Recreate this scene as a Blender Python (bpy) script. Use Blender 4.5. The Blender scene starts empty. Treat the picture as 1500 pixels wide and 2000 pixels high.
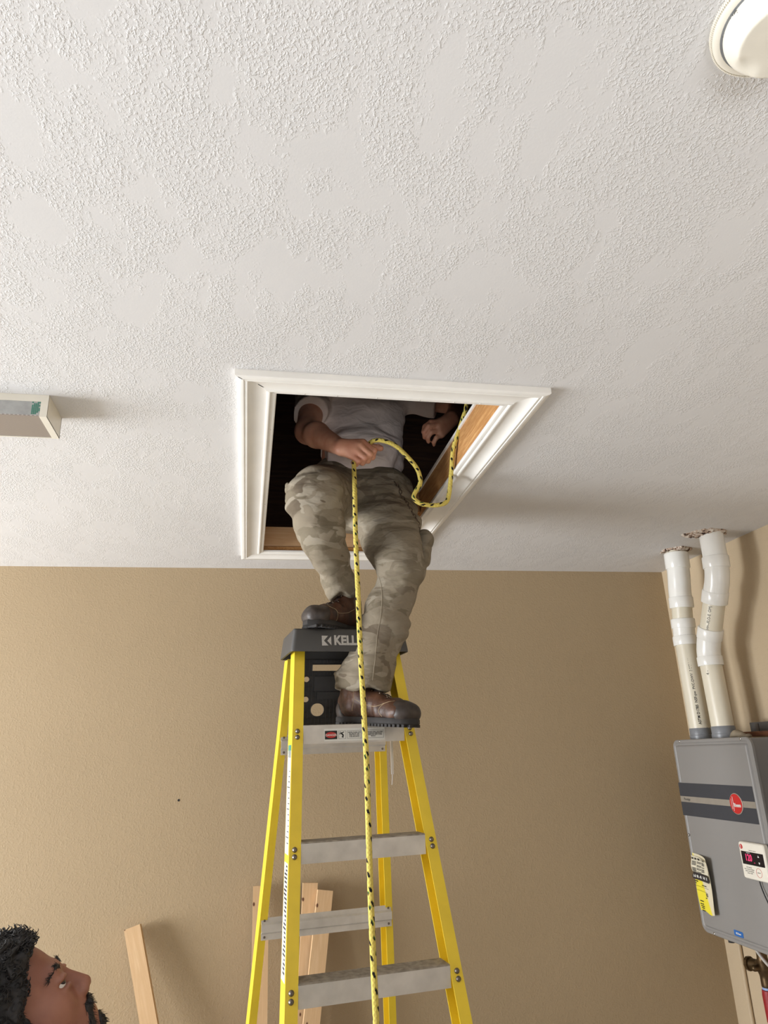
import bpy, bmesh, math, random
import numpy as np
from mathutils import Vector, Matrix, Euler, noise as mnoise

SC = bpy.context.scene
COL = SC.collection
random.seed(4)

# ------------------------------------------------------------------ camera
camd = bpy.data.cameras.new('camera')
camd.sensor_fit = 'VERTICAL'
camd.sensor_height = 36.0
camd.lens = 1374.855 / 2000 * 36.0
camd.clip_start = 0.02
cam = bpy.data.objects.new('camera', camd)
COL.objects.link(cam)
SC.camera = cam
yaw, pit, rol = .1960016, .3309546, -.0397974
_f = Vector((math.sin(yaw)*math.cos(pit), math.cos(yaw)*math.cos(pit), math.sin(pit)))
_r = Vector((math.cos(yaw), -math.sin(yaw), 0)); _u = _r.cross(_f)
_r2 = math.cos(rol)*_r + math.sin(rol)*_u; _u2 = -math.sin(rol)*_r + math.cos(rol)*_u
mw = Matrix((_r2, _u2, -_f)).transposed().to_4x4(); mw.translation = (0, 0, 1.59)
cam.matrix_world = mw

# ------------------------------------------------------------------ light
w = bpy.data.worlds.new('World'); SC.world = w; w.use_nodes = True
bg = w.node_tree.nodes['Background']; bg.inputs[0].default_value = (.80, .88, 1, 1); bg.inputs[1].default_value = .4

def area(name, loc, rot, sx, sy, power, col, spread=180):
    l = bpy.data.lights.new(name, 'AREA'); l.shape = 'RECTANGLE'; l.size = sx; l.size_y = sy
    l.energy = power; l.color = col; l.spread = math.radians(spread)
    o = bpy.data.objects.new(name, l); COL.objects.link(o); o.location = loc; o.rotation_euler = rot
    return o
# daylight entering the open garage door on the left, plus an added upward fill light behind the camera
area('door_daylight', (-4.55, 1.85, 1.05), (0, math.radians(-100), 0), 1.9, 2.2, 310, (.93, .965, 1))
area('rear_fill', (-.2, -3.2, .4), (math.radians(160), 0, 0), 3.2, 1.4, 84, (.93, .965, 1), 120)
SC.view_settings.view_transform = 'Standard'
SC.view_settings.look = 'None'
SC.view_settings.exposure = 0.34
SC.view_settings.gamma = 1.0

CEIL = 2.44
# ------------------------------------------------------------------ materials
def srgb(r, g, b):
    f = lambda c: (c/255/12.92 if c/255 <= .04045 else ((c/255+.055)/1.055)**2.4)
    return (f(r), f(g), f(b), 1)

class Mat:
    def __init__(s, name, col, rough=.6, metal=0, spec=.5):
        s.m = bpy.data.materials.new(name); s.m.use_nodes = True
        s.nt = s.m.node_tree; s.b = s.nt.nodes['Principled BSDF']
        s.b.inputs['Base Color'].default_value = col
        s.b.inputs['Roughness'].default_value = rough
        s.b.inputs['Metallic'].default_value = metal
        s.b.inputs['Specular IOR Level'].default_value = spec
        s.col = col; s._co = None; s.last_h = None
    def n(s, t, **k):
        nd = s.nt.nodes.new(t)
        for a, v in k.items():
            if a.startswith('i_'):
                nd.inputs[a[2:].replace('_', ' ')].default_value = v
            else: setattr(nd, a, v)
        return nd
    def lk(s, a, b): s.nt.links.new(a, b)
    def co(s, scale=(1, 1, 1), which='Object', rot=(0, 0, 0)):
        tc = s.n('ShaderNodeTexCoord'); mp = s.n('ShaderNodeMapping')
        mp.inputs['Scale'].default_value = scale; mp.inputs['Rotation'].default_value = rot
        s.lk(tc.outputs[which], mp.inputs['Vector']); return mp.outputs[0]
    def noise(s, scale, detail=3, rough=.5, dist=0, vec=(1, 1, 1), which='Object'):
        t = s.n('ShaderNodeTexNoise'); t.inputs['Scale'].default_value = scale
        t.inputs['Detail'].default_value = detail; t.inputs['Roughness'].default_value = rough
        t.inputs['Distortion'].default_value = dist
        s.lk(s.co(vec, which), t.inputs['Vector']); return t.outputs[0]
    def ramp(s, fac, stops, interp='LINEAR'):
        r = s.n('ShaderNodeValToRGB'); r.color_ramp.interpolation = interp
        e = r.color_ramp.elements
        while len(e) < len(stops): e.new(.5)
        for i, (p, c) in enumerate(stops):
            e[i].position = p; e[i].color = c if len(c) == 4 else (*c, 1)
        s.lk(fac, r.inputs[0]); return r.outputs[0]
    def mix(s, fac, a, b, mode='MIX'):
        m = s.n('ShaderNodeMix', data_type='RGBA', blend_type=mode)
        for sock, v in ((m.inputs[0], fac), (m.inputs[6], a), (m.inputs[7], b)):
            if isinstance(v, (int, float)): sock.default_value = v
            elif isinstance(v, tuple): sock.default_value = v
            else: s.lk(v, sock)
        return m.outputs[2]
    def color(s, out): s.lk(out, s.b.inputs['Base Color']); return s
    def math(s, op, a, b=None):
        m = s.n('ShaderNodeMath', operation=op)
        for i, v in enumerate((a, b)):
            if v is None: continue
            if isinstance(v, (int, float)): m.inputs[i].default_value = v
            else: s.lk(v, m.inputs[i])
        return m.outputs[0]
    def bump(s, h, strength=.3, dist=.01):
        b = s.n('ShaderNodeBump'); b.inputs['Strength'].default_value = strength
        b.inputs['Distance'].default_value = dist; s.lk(h, b.inputs['Height'])
        if s.last_h is not None: s.lk(s.last_h, b.inputs['Normal'])
        s.last_h = b.outputs[0]
        s.lk(b.outputs[0], s.b.inputs['Normal']); return s
BW = lambda v: (v, v, v, 1)
def simple(name, col, rough=.6, metal=0, var=.06, vs=20, bump=0, bs=200, spec=.5):
    m = Mat(name, col, rough, metal, spec)
    c2 = tuple(max(0, c*(1-var*2)) for c in col[:3]) + (1,)
    m.color(m.mix(m.ramp(m.noise(vs, 4), [(.35, BW(0)), (.7, BW(1))]), col, c2))
    if bump: m.bump(m.noise(bs, 3), bump, .002)
    return m.m

def ceiling_mat():
    m = Mat('textured_white_ceiling', srgb(226, 222, 219), .75)
    big = m.noise(8.5, 5, .62, .3, (1.5, .8, 1))
    mask = m.ramp(big, [(.43, BW(.03)), (.54, BW(1))])
    n1 = m.noise(215, 2.5, .5, .35, (1.1, .9, 1))
    blobs = m.ramp(n1, [(.46, BW(0)), (.66, BW(1))], 'EASE')
    n2 = m.noise(260, 1)
    h = m.math('MULTIPLY', m.math('ADD', blobs, m.math('MULTIPLY', n2, .25)), mask)
    m.bump(h, .38, .0027)
    tint = m.ramp(m.noise(2.3, 3), [(.3, srgb(219, 217, 216)), (.7, srgb(214, 212, 211))])
    m.color(tint)
    return m.m
def wall_mat(name, c1, c2, st=.21):
    m = Mat(name, c1, .7)
    m.color(m.ramp(m.noise(1.3, 3), [(.3, c1), (.7, c2)]))
    n1 = m.noise(135, 2.5, .5, .4)
    bl = m.ramp(n1, [(.44, BW(0)), (.72, BW(1))], 'EASE')
    m.bump(m.math('ADD', bl, m.math('MULTIPLY', m.noise(60, 2), .5)), st, .0026)
    return m.m
def wood_mat(name, c1, c2, axis='Z', scale=1.0, knots=True, dark=None):
    m = Mat(name, c1, .65)
    v = {'Z': (1, 1, .06), 'Y': (1, .06, 1), 'X': (.06, 1, 1)}[axis]
    g = m.noise(60*scale, 5, .6, 1.2, v)
    c = m.ramp(g, [(.3, c1), (.55, c2), (.75, c1)])
    if knots:
        k = m.n('ShaderNodeTexVoronoi'); k.inputs['Scale'].default_value = 14
        vv = {'Z': (1.4, 0, .8), 'Y': (0, .8, 1.4), 'X': (.8, 0, 1.4)}[axis]
        m.lk(m.co(vv), k.inputs['Vector'])
        kk = m.ramp(k.outputs['Distance'], [(.06, BW(1)), (.10, BW(0))])
        c = m.mix(kk, c, dark or srgb(92, 52, 28))
    m.color(c); m.bump(g, .15, .002)
    return m.m

M = {}
M['ceil'] = ceiling_mat()
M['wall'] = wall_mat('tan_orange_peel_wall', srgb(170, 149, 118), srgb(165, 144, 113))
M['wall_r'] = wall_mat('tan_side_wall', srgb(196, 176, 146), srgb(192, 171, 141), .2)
M['floor'] = simple('concrete_floor', srgb(166, 163, 158), .8, var=.1, vs=3, bump=.2, bs=60)
M['trimwhite'] = simple('glossy_white_trim_paint', srgb(246, 243, 237), .38, var=.03, vs=8)
M['joist'] = wood_mat('pine_joist', srgb(236, 200, 158), srgb(224, 180, 134), 'X')
M['joist_y'] = wood_mat('rough_brown_joist', srgb(214, 166, 108), srgb(172, 120, 68), 'Y', 1.6, False)
M['stud'] = wood_mat('pine_stud', srgb(216, 184, 144), srgb(202, 166, 124), 'Z', .8, True)
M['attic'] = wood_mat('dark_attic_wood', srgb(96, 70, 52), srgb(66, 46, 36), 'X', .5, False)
M['white_plastic'] = simple('cream_white_plastic', srgb(232, 226, 212), .35, var=.02)
M['yellow'] = simple('yellow_fibreglass', srgb(234, 203, 52), .42, var=.05, vs=14, bump=.05, bs=300)
M['alu'] = simple('brushed_aluminium', srgb(212, 207, 200), .45, .3, var=.10, vs=18)
M['alu_dirty'] = simple('paint_spattered_aluminium_tread', srgb(168, 158, 144), .6, .2, var=.22, vs=60)
M['bolt'] = simple('dull_steel_rivet', srgb(120, 112, 104), .4, .8)
M['cap'] = simple('dark_grey_plastic_cap', srgb(70, 68, 66), .55, var=.08, vs=9)
M['blackpl'] = simple('black_moulded_plastic', srgb(46, 44, 44), .5, var=.12, vs=30)
M['paper'] = simple('white_sticker', srgb(225, 224, 218), .6, var=.03)
M['ink'] = simple('black_ink', srgb(38, 36, 36), .7)
M['greyink'] = simple('worn_grey_ink', srgb(90, 88, 84), .7)
M['redink'] = simple('red_print', srgb(196, 40, 38), .5)
M['tealink'] = simple('teal_print', srgb(60, 140, 130), .5)
M['capink'] = simple('light_grey_lettering', srgb(188, 184, 178), .6, var=.1, vs=200)
M['pvc'] = simple('aged_white_pvc_pipe', srgb(224, 216, 196), .35, var=.04, vs=6)
M['pvcfit'] = simple('bright_white_pvc_fitting', srgb(238, 236, 230), .22, var=.02)
M['greyplastic'] = simple('grey_flue_adapter', srgb(128, 130, 134), .35)
M['heater'] = simple('light_grey_enamel', srgb(140, 137, 134), .42, var=.02, vs=3)
M['stripe'] = simple('charcoal_stripe', srgb(62, 64, 70), .4, var=.03)
M['lightstripe'] = simple('warm_grey_stripe', srgb(150, 142, 130), .4)
M['steel'] = simple('galvanised_steel', srgb(92, 88, 84), .5, .4, var=.15, vs=9)
M['screw'] = simple('bright_screw_head', srgb(190, 188, 184), .25, .9)
M['silverrim'] = simple('silver_rim', srgb(190, 180, 172), .3, .6)
M['tagyellow'] = simple('yellow_tag_paper', srgb(238, 222, 60), .6, var=.03)
M['tagcream'] = simple('cream_tag_paper', srgb(228, 220, 196), .6, var=.05, vs=30)
M['tagdark'] = simple('charcoal_tag_band', srgb(58, 52, 52), .6)
M['blue'] = simple('blue_sticker', srgb(44, 104, 176), .45)
M['display'] = simple('dark_display_glass', srgb(26, 22, 28), .15)
M['brass'] = simple('dark_brass_valve', srgb(98, 78, 52), .38, .7, var=.2, vs=60)
M['redhandle'] = simple('red_rubber_sleeve', srgb(150, 30, 34), .5, var=.1)
M['copper'] = simple('copper_brown_pipe', srgb(128, 76, 50), .35, .7)
M['shelfwood'] = wood_mat('reddish_brown_board', srgb(126, 78, 44), srgb(92, 52, 30), 'Y', 1, False)
M['skin'] = None
dm = Mat('red_led_digits', srgb(200, 40, 90), .4); dm.b.inputs['Emission Color'].default_value = (.9, .08, .22, 1)
dm.b.inputs['Emission Strength'].default_value = .45; M['led'] = dm.m

def skin_mat(name, c1, c2):
    m = Mat(name, c1, .5)
    m.color(m.ramp(m.noise(22, 4), [(.35, c1), (.65, c2)]))
    m.b.inputs['Subsurface Weight'].default_value = .06
    m.b.inputs['Subsurface Radius'].default_value = (.02, .008, .004)
    m.bump(m.noise(350, 2), .12, .0015)
    return m.m
M['skin'] = skin_mat('tanned_skin', srgb(206, 152, 124), srgb(192, 132, 106))
M['skin2'] = skin_mat('warm_brown_skin', srgb(150, 100, 80), srgb(132, 84, 67))

def camo_mat(name, cols, sc=9):
    m = Mat(name, cols[0], .85, spec=.2)
    def layer(seedv, thr, c, base):
        t = m.n('ShaderNodeTexNoise'); t.inputs['Scale'].default_value = sc
        t.inputs['Detail'].default_value = 2.5; t.inputs['Distortion'].default_value = .7
        mp = m.n('ShaderNodeMapping'); mp.inputs['Location'].default_value = (seedv, seedv*1.7, -seedv)
        mp.inputs['Scale'].default_value = (1, 1, 2.0)
        tc = m.n('ShaderNodeTexCoord'); m.lk(tc.outputs['Object'], mp.inputs[0]); m.lk(mp.outputs[0], t.inputs['Vector'])
        return m.mix(m.ramp(t.outputs[0], [(thr, BW(0)), (thr+.02, BW(1))]), base, c)
    c = layer(3.1, .53, cols[1], cols[0])
    c = layer(7.7, .57, cols[2], c)
    c = layer(12.4, .60, cols[3], c)
    wear = m.ramp(m.noise(5, 3), [(.35, BW(.18)), (.62, BW(.72))])
    c = m.mix(wear, c, cols[4])
    m.color(c)
    m.bump(m.noise(17, 2.2, .5, .5, (1, 1, 2.2)), .55, .014)
    m.bump(m.noise(500, 2), .25, .001)
    return m.m
M['camo'] = camo_mat('faded_camouflage_cotton', [srgb(132, 121, 105), srgb(104, 94, 78), srgb(154, 145, 130), srgb(90, 77, 64), srgb(136, 126, 108)])
def cloth(name, c, c2, fold=.4):
    m = Mat(name, c, .9, spec=.15)
    m.color(m.ramp(m.noise(7, 3), [(.35, c), (.7, c2)]))
    m.bump(m.noise(14, 2.5, .5, .6, (1, 1, 1.8)), fold, .016)
    m.bump(m.noise(600, 2), .2, .001)
    return m
sh = cloth('grey_beige_t_shirt_cotton', srgb(234, 220, 212), srgb(220, 204, 196), .6)
M['shirt'] = sh.m
M['shirt2'] = cloth('dark_navy_cotton', srgb(52, 56, 66), srgb(44, 46, 56)).m
M['jeans'] = cloth('dark_work_denim', srgb(70, 76, 88), srgb(60, 64, 76)).m
def leather():
    m = Mat('worn_brown_boot_leather', srgb(92, 60, 40), .5)
    m.color(m.ramp(m.noise(16, 5, .6, .5), [(.3, srgb(98, 64, 44)), (.5, srgb(74, 48, 34)), (.7, srgb(48, 34, 27))]))
    m.bump(m.noise(90, 4), .4, .003)
    return m.m
M['leather'] = leather()
M['toe'] = simple('scuffed_dark_toe_cap', srgb(62, 52, 46), .5, var=.25, vs=45, bump=.3, bs=90)
M['sole'] = simple('black_lug_rubber', srgb(44, 40, 38), .75, var=.2, vs=30)
M['lace'] = simple('dark_brown_lace', srgb(46, 32, 26), .8)
M['stitch2'] = simple('grey_tan_seam_thread', srgb(150, 138, 118), .8)
M['stitch'] = simple('tan_stitching', srgb(172, 150, 118), .8)
M['hair'] = simple('black_hair', srgb(30, 26, 25), .6, var=.2, vs=80, bump=.6, bs=160)
M['eye'] = simple('eye_white', srgb(215, 208, 200), .2)
M['iris'] = simple('dark_iris', srgb(40, 26, 20), .2)
M['lip'] = simple('lip_skin', srgb(158, 88, 78), .45)
M['nail'] = simple('finger_nail', srgb(214, 168, 146), .35)
M['chain'] = simple('tarnished_steel_chain', srgb(110, 96, 84), .3, .9, var=.2, vs=90)
M['strap'] = simple('white_strap', srgb(222, 220, 222), .6)
M['patch'] = None
pm = Mat('crumbly_spackle', srgb(205, 192, 178), .9)
pm.color(pm.ramp(pm.noise(55, 4, .6), [(.44, srgb(214, 204, 192)), (.54, srgb(178, 150, 128)), (.60, srgb(52, 32, 26))]))
pm.bump(pm.noise(60, 4), .8, .01); M['patch'] = pm.m

def rope_mat():
    # UV: x = along rope (m), y = around 0..1
    m = Mat('yellow_braided_rope', srgb(226, 204, 96), .8, spec=.2)
    uv = m.n('ShaderNodeUVMap'); sp = m.n('ShaderNodeSeparateXYZ'); m.lk(uv.outputs[0], sp.inputs[0])
    jn = m.n('ShaderNodeTexNoise'); jn.inputs['Scale'].default_value = 22; jc = m.n('ShaderNodeCombineXYZ'); m.lk(sp.outputs[0], jc.inputs[0]); m.lk(sp.outputs[1], jc.inputs[1]); m.lk(jc.outputs[0], jn.inputs['Vector'])
    jit = m.math('MULTIPLY', m.math('SUBTRACT', jn.outputs[0], .5), .55)
    def flecks(ph, off, wa, wb, tw=3.0):
        fa = m.math('FRACT', m.math('ADD', m.math('ADD', m.math('MULTIPLY', sp.outputs[0], 33.0), ph), jit))
        b = m.math('FRACT', m.math('ADD', m.math('ADD', m.math('ADD', sp.outputs[1], m.math('MULTIPLY', sp.outputs[0], tw)), off), m.math('MULTIPLY', fa, .16)))
        da = m.math('ABSOLUTE', m.math('DIVIDE', m.math('SUBTRACT', fa, .5), wa)); db = m.math('ABSOLUTE', m.math('DIVIDE', m.math('SUBTRACT', b, .5), wb))
        return m.math('LESS_THAN', m.math('ADD', m.math('POWER', da, 2.5), m.math('POWER', db, 2.5)), 1.0)
    br = m.n('ShaderNodeTexNoise'); br.inputs['Scale'].default_value = 60
    cc = m.n('ShaderNodeCombineXYZ'); m.lk(sp.outputs[0], cc.inputs[0]); m.lk(sp.outputs[1], cc.inputs[1]); m.lk(cc.outputs[0], br.inputs['Vector'])
    base = m.ramp(br.outputs[0], [(.3, srgb(224, 204, 92)), (.7, srgb(196, 176, 104))])
    c = m.mix(flecks(.30, .33, .16, .05), base, srgb(64, 120, 60))
    c = m.mix(flecks(.0, .0, .20, .075), c, srgb(28, 26, 26))
    c = m.mix(flecks(.5, .5, .20, .075), c, srgb(28, 26, 26))
    c = m.mix(flecks(.25, .30, .14, .05), c, srgb(40, 36, 30))
    m.color(c)
    wv = [m.math('SINE', m.math('MULTIPLY', m.math('ADD', m.math('MULTIPLY', sp.outputs[0], 95), m.math('MULTIPLY', sp.outputs[1], q)), 6.283)) for q in (4, -4)]
    m.bump(m.math('MAXIMUM', wv[0], wv[1]), .32, .002)
    return m.m
M['rope'] = rope_mat()

# ------------------------------------------------------------------ object helpers
def setp(o, label=None, cat=None, group=None, kind=None):
    if label: o['label'] = label
    if cat: o['category'] = cat
    if group: o['group'] = group
    if kind: o['kind'] = kind
    return o
def empty(name, loc, rz=0, **k):
    o = bpy.data.objects.new(name, None); o.empty_display_size = .1; COL.objects.link(o)
    o.location = loc; o.rotation_euler = (0, 0, rz); return setp(o, **k)
WT = {}
def link(name, me, mat, parent=None, smooth=False):
    o = bpy.data.objects.new(name, me); COL.objects.link(o)
    if mat is not None:
        for mm in (mat if isinstance(mat, (list, tuple)) else [mat]): me.materials.append(mm)
    if smooth: me.polygons.foreach_set('use_smooth', [True]*len(me.polygons))
    if parent is not None: o.parent = parent
    return o
def fin(name, bm, mat, parent=None, smooth=False, bevel=0, seg=2):
    if bevel:
        es = [e for e in bm.edges if len(e.link_faces) == 2 and e.calc_face_angle(0) > .6]
        bmesh.ops.bevel(bm, geom=es, offset=bevel, segments=seg, affect='EDGES', profile=.6, clamp_overlap=True)
    bmesh.ops.recalc_face_normals(bm, faces=bm.faces)
    me = bpy.data.meshes.new(name); bm.to_mesh(me); bm.free()
    o = link(name, me, mat, parent)
    if smooth or bevel:
        me.polygons.foreach_set('use_smooth', [True]*len(me.polygons))
        if bevel or smooth == 'auto': me.set_sharp_from_angle(angle=math.radians(35))
    return o
def addbox(bm, lo, hi, mtx=None):
    x0, y0, z0 = lo; x1, y1, z1 = hi
    vs = [Vector(p) for p in ((x0,y0,z0),(x1,y0,z0),(x1,y1,z0),(x0,y1,z0),(x0,y0,z1),(x1,y0,z1),(x1,y1,z1),(x0,y1,z1))]
    if mtx is not None: vs = [mtx @ v for v in vs]
    vs = [bm.verts.new(v) for v in vs]
    for f in ((0,3,2,1),(4,5,6,7),(0,1,5,4),(1,2,6,5),(2,3,7,6),(3,0,4,7)): bm.faces.new([vs[i] for i in f])
def box(name, lo, hi, mat, parent=None, bevel=0, mtx=None):
    bm = bmesh.new(); addbox(bm, lo, hi, mtx); return fin(name, bm, mat, parent, bevel=bevel)
def addprism(bm, prof, A, B, U, V, capends=True):
    """profile (u,v) list swept from A to B; U,V vectors may be given at each end"""
    A, B = Vector(A), Vector(B); U = Vector(U); V = Vector(V)
    r0 = [bm.verts.new(A+U*u+V*v) for u, v in prof]; r1 = [bm.verts.new(B+U*u+V*v) for u, v in prof]
    n = len(prof)
    for i in range(n): bm.faces.new((r0[i], r0[(i+1) % n], r1[(i+1) % n], r1[i]))
    if capends: bm.faces.new(r0[::-1]); bm.faces.new(r1)
def frame(d):
    d = Vector(d).normalized(); a = Vector((0, 0, 1)) if abs(d.z) < .9 else Vector((1, 0, 0))
    u = a.cross(d).normalized(); return d, u, d.cross(u)
def addtube(bm, pts, rad, n=10, cap=True, uvl=None, closed=False):
    pts = [Vector(p) for p in pts]; rad = rad if isinstance(rad, (list, tuple)) else [rad]*len(pts)
    rings = []; u = None; N = len(pts)
    L = 0; Ls = []
    for i, p in enumerate(pts):
        if closed: d = (pts[(i+1) % N]-pts[i-1]).normalized()
        else: d = (pts[min(i+1, N-1)]-pts[max(i-1, 0)]).normalized()
        if u is None: _, u, v = frame(d)
        else:
            u = (u - d*u.dot(d)).normalized(); v = d.cross(u)
        if i: L += (p-pts[i-1]).length
        Ls.append(L)
        rings.append([bm.verts.new(p+(u*math.cos(2*math.pi*k/n)+v*math.sin(2*math.pi*k/n))*rad[i]) for k in range(n)])
    for i in range(N if closed else N-1):
        for k in range(n):
            j = (i+1) % N
            f = bm.faces.new((rings[i][k], rings[i][(k+1) % n], rings[j][(k+1) % n], rings[j][k]))
            if uvl is not None:
                for lp, (a, b) in zip(f.loops, ((i, k), (i, k+1), (i+1, k+1), (i+1, k))): lp[uvl].uv = (Ls[min(a, N-1)], b/n)
    if cap and not closed:
        bm.faces.new(rings[0][::-1]); bm.faces.new(rings[-1])
def tube(name, pts, rad, mat, parent=None, n=16, smooth='auto'):
    bm = bmesh.new(); addtube(bm, pts, rad, n); return fin(name, bm, mat, parent, smooth=smooth)
def spline(P, per=8, closed=False):
    P = [Vector(p) for p in P]; out = []
    for i in range(len(P)-1):
        a = P[max(i-1, 0)]; b = P[i]; c = P[i+1]; d = P[min(i+2, len(P)-1)]
        for k in range(per):
            t = k/per
            out.append(.5*((2*b)+(-a+c)*t+(2*a-5*b+4*c-d)*t*t+(-a+3*b-3*c+d)*t**3))
    out.append(P[-1]); return out
def curve_mesh(cu):
    o = bpy.data.objects.new('tmp', cu); COL.objects.link(o)
    dg = bpy.context.evaluated_depsgraph_get(); me = bpy.data.meshes.new_from_object(o.evaluated_get(dg))
    bpy.data.objects.remove(o); bpy.data.curves.remove(cu); return me
def plate(name, loops, thick, mat, mtx, parent=None):
    """flat plate with holes: loops[0] outline, the others holes; centred on thickness"""
    cu = bpy.data.curves.new('tmp', 'CURVE'); cu.dimensions = '2D'; cu.fill_mode = 'BOTH'; cu.extrude = thick/2
    for lp in loops:
        s = cu.splines.new('POLY'); s.points.add(len(lp)-1); s.use_cyclic_u = True
        for i, p in enumerate(lp): s.points[i].co = (p[0], p[1], 0, 1)
    me = curve_mesh(cu); me.transform(mtx); me.name = name
    return link(name, me, mat, parent)
def basis(org, r, up):
    r = Vector(r).normalized(); up = Vector(up).normalized(); n = r.cross(up)
    m = Matrix((r, up, n)).transposed().to_4x4(); m.translation = Vector(org); return m
def text(name, s, size, mtx, mat, parent=None, ext=.0004, off=0, align='CENTER', sx=1, sh=0):
    cu = bpy.data.curves.new('tmp', 'FONT'); cu.body = s; cu.size = size; cu.extrude = ext; cu.offset = off
    cu.align_x = align; cu.align_y = 'CENTER'; cu.resolution_u = 3; cu.shear = sh; cu.space_line = .85
    me = curve_mesh(cu); me.transform(mtx @ Matrix.Diagonal((sx, 1, 1, 1))); me.name = name
    return link(name, me, mat, parent)
def circ(cx, cy, r, n=24, ry=None):
    ry = ry or r; return [(cx+r*math.cos(2*math.pi*i/n), cy+ry*math.sin(2*math.pi*i/n)) for i in range(n)]
def rrect(x0, y0, x1, y1, r, n=5):
    o = []
    for cx, cy, a in ((x1-r, y1-r, 0), (x0+r, y1-r, 90), (x0+r, y0+r, 180), (x1-r, y0+r, 270)):
        for i in range(n+1):
            t = math.radians(a+90*i/n); o.append((cx+r*math.cos(t), cy+r*math.sin(t)))
    return o
def lathe(name, prof, mtx, mat, parent=None, n=40, smooth='auto'):
    bm = bmesh.new(); rings = []
    for r, z in prof: rings.append([bm.verts.new(mtx @ Vector((r*math.cos(2*math.pi*k/n), r*math.sin(2*math.pi*k/n), z))) for k in range(n)])
    for a, b in zip(rings, rings[1:]):
        for k in range(n): bm.faces.new((a[k], a[(k+1) % n], b[(k+1) % n], b[k]))
    if prof[0][0] > 1e-5: bm.faces.new(rings[0][::-1])
    if prof[-1][0] > 1e-5: bm.faces.new(rings[-1])
    bmesh.ops.remove_doubles(bm, verts=bm.verts, dist=1e-6)
    return fin(name, bm, mat, parent, smooth=smooth)

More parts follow.
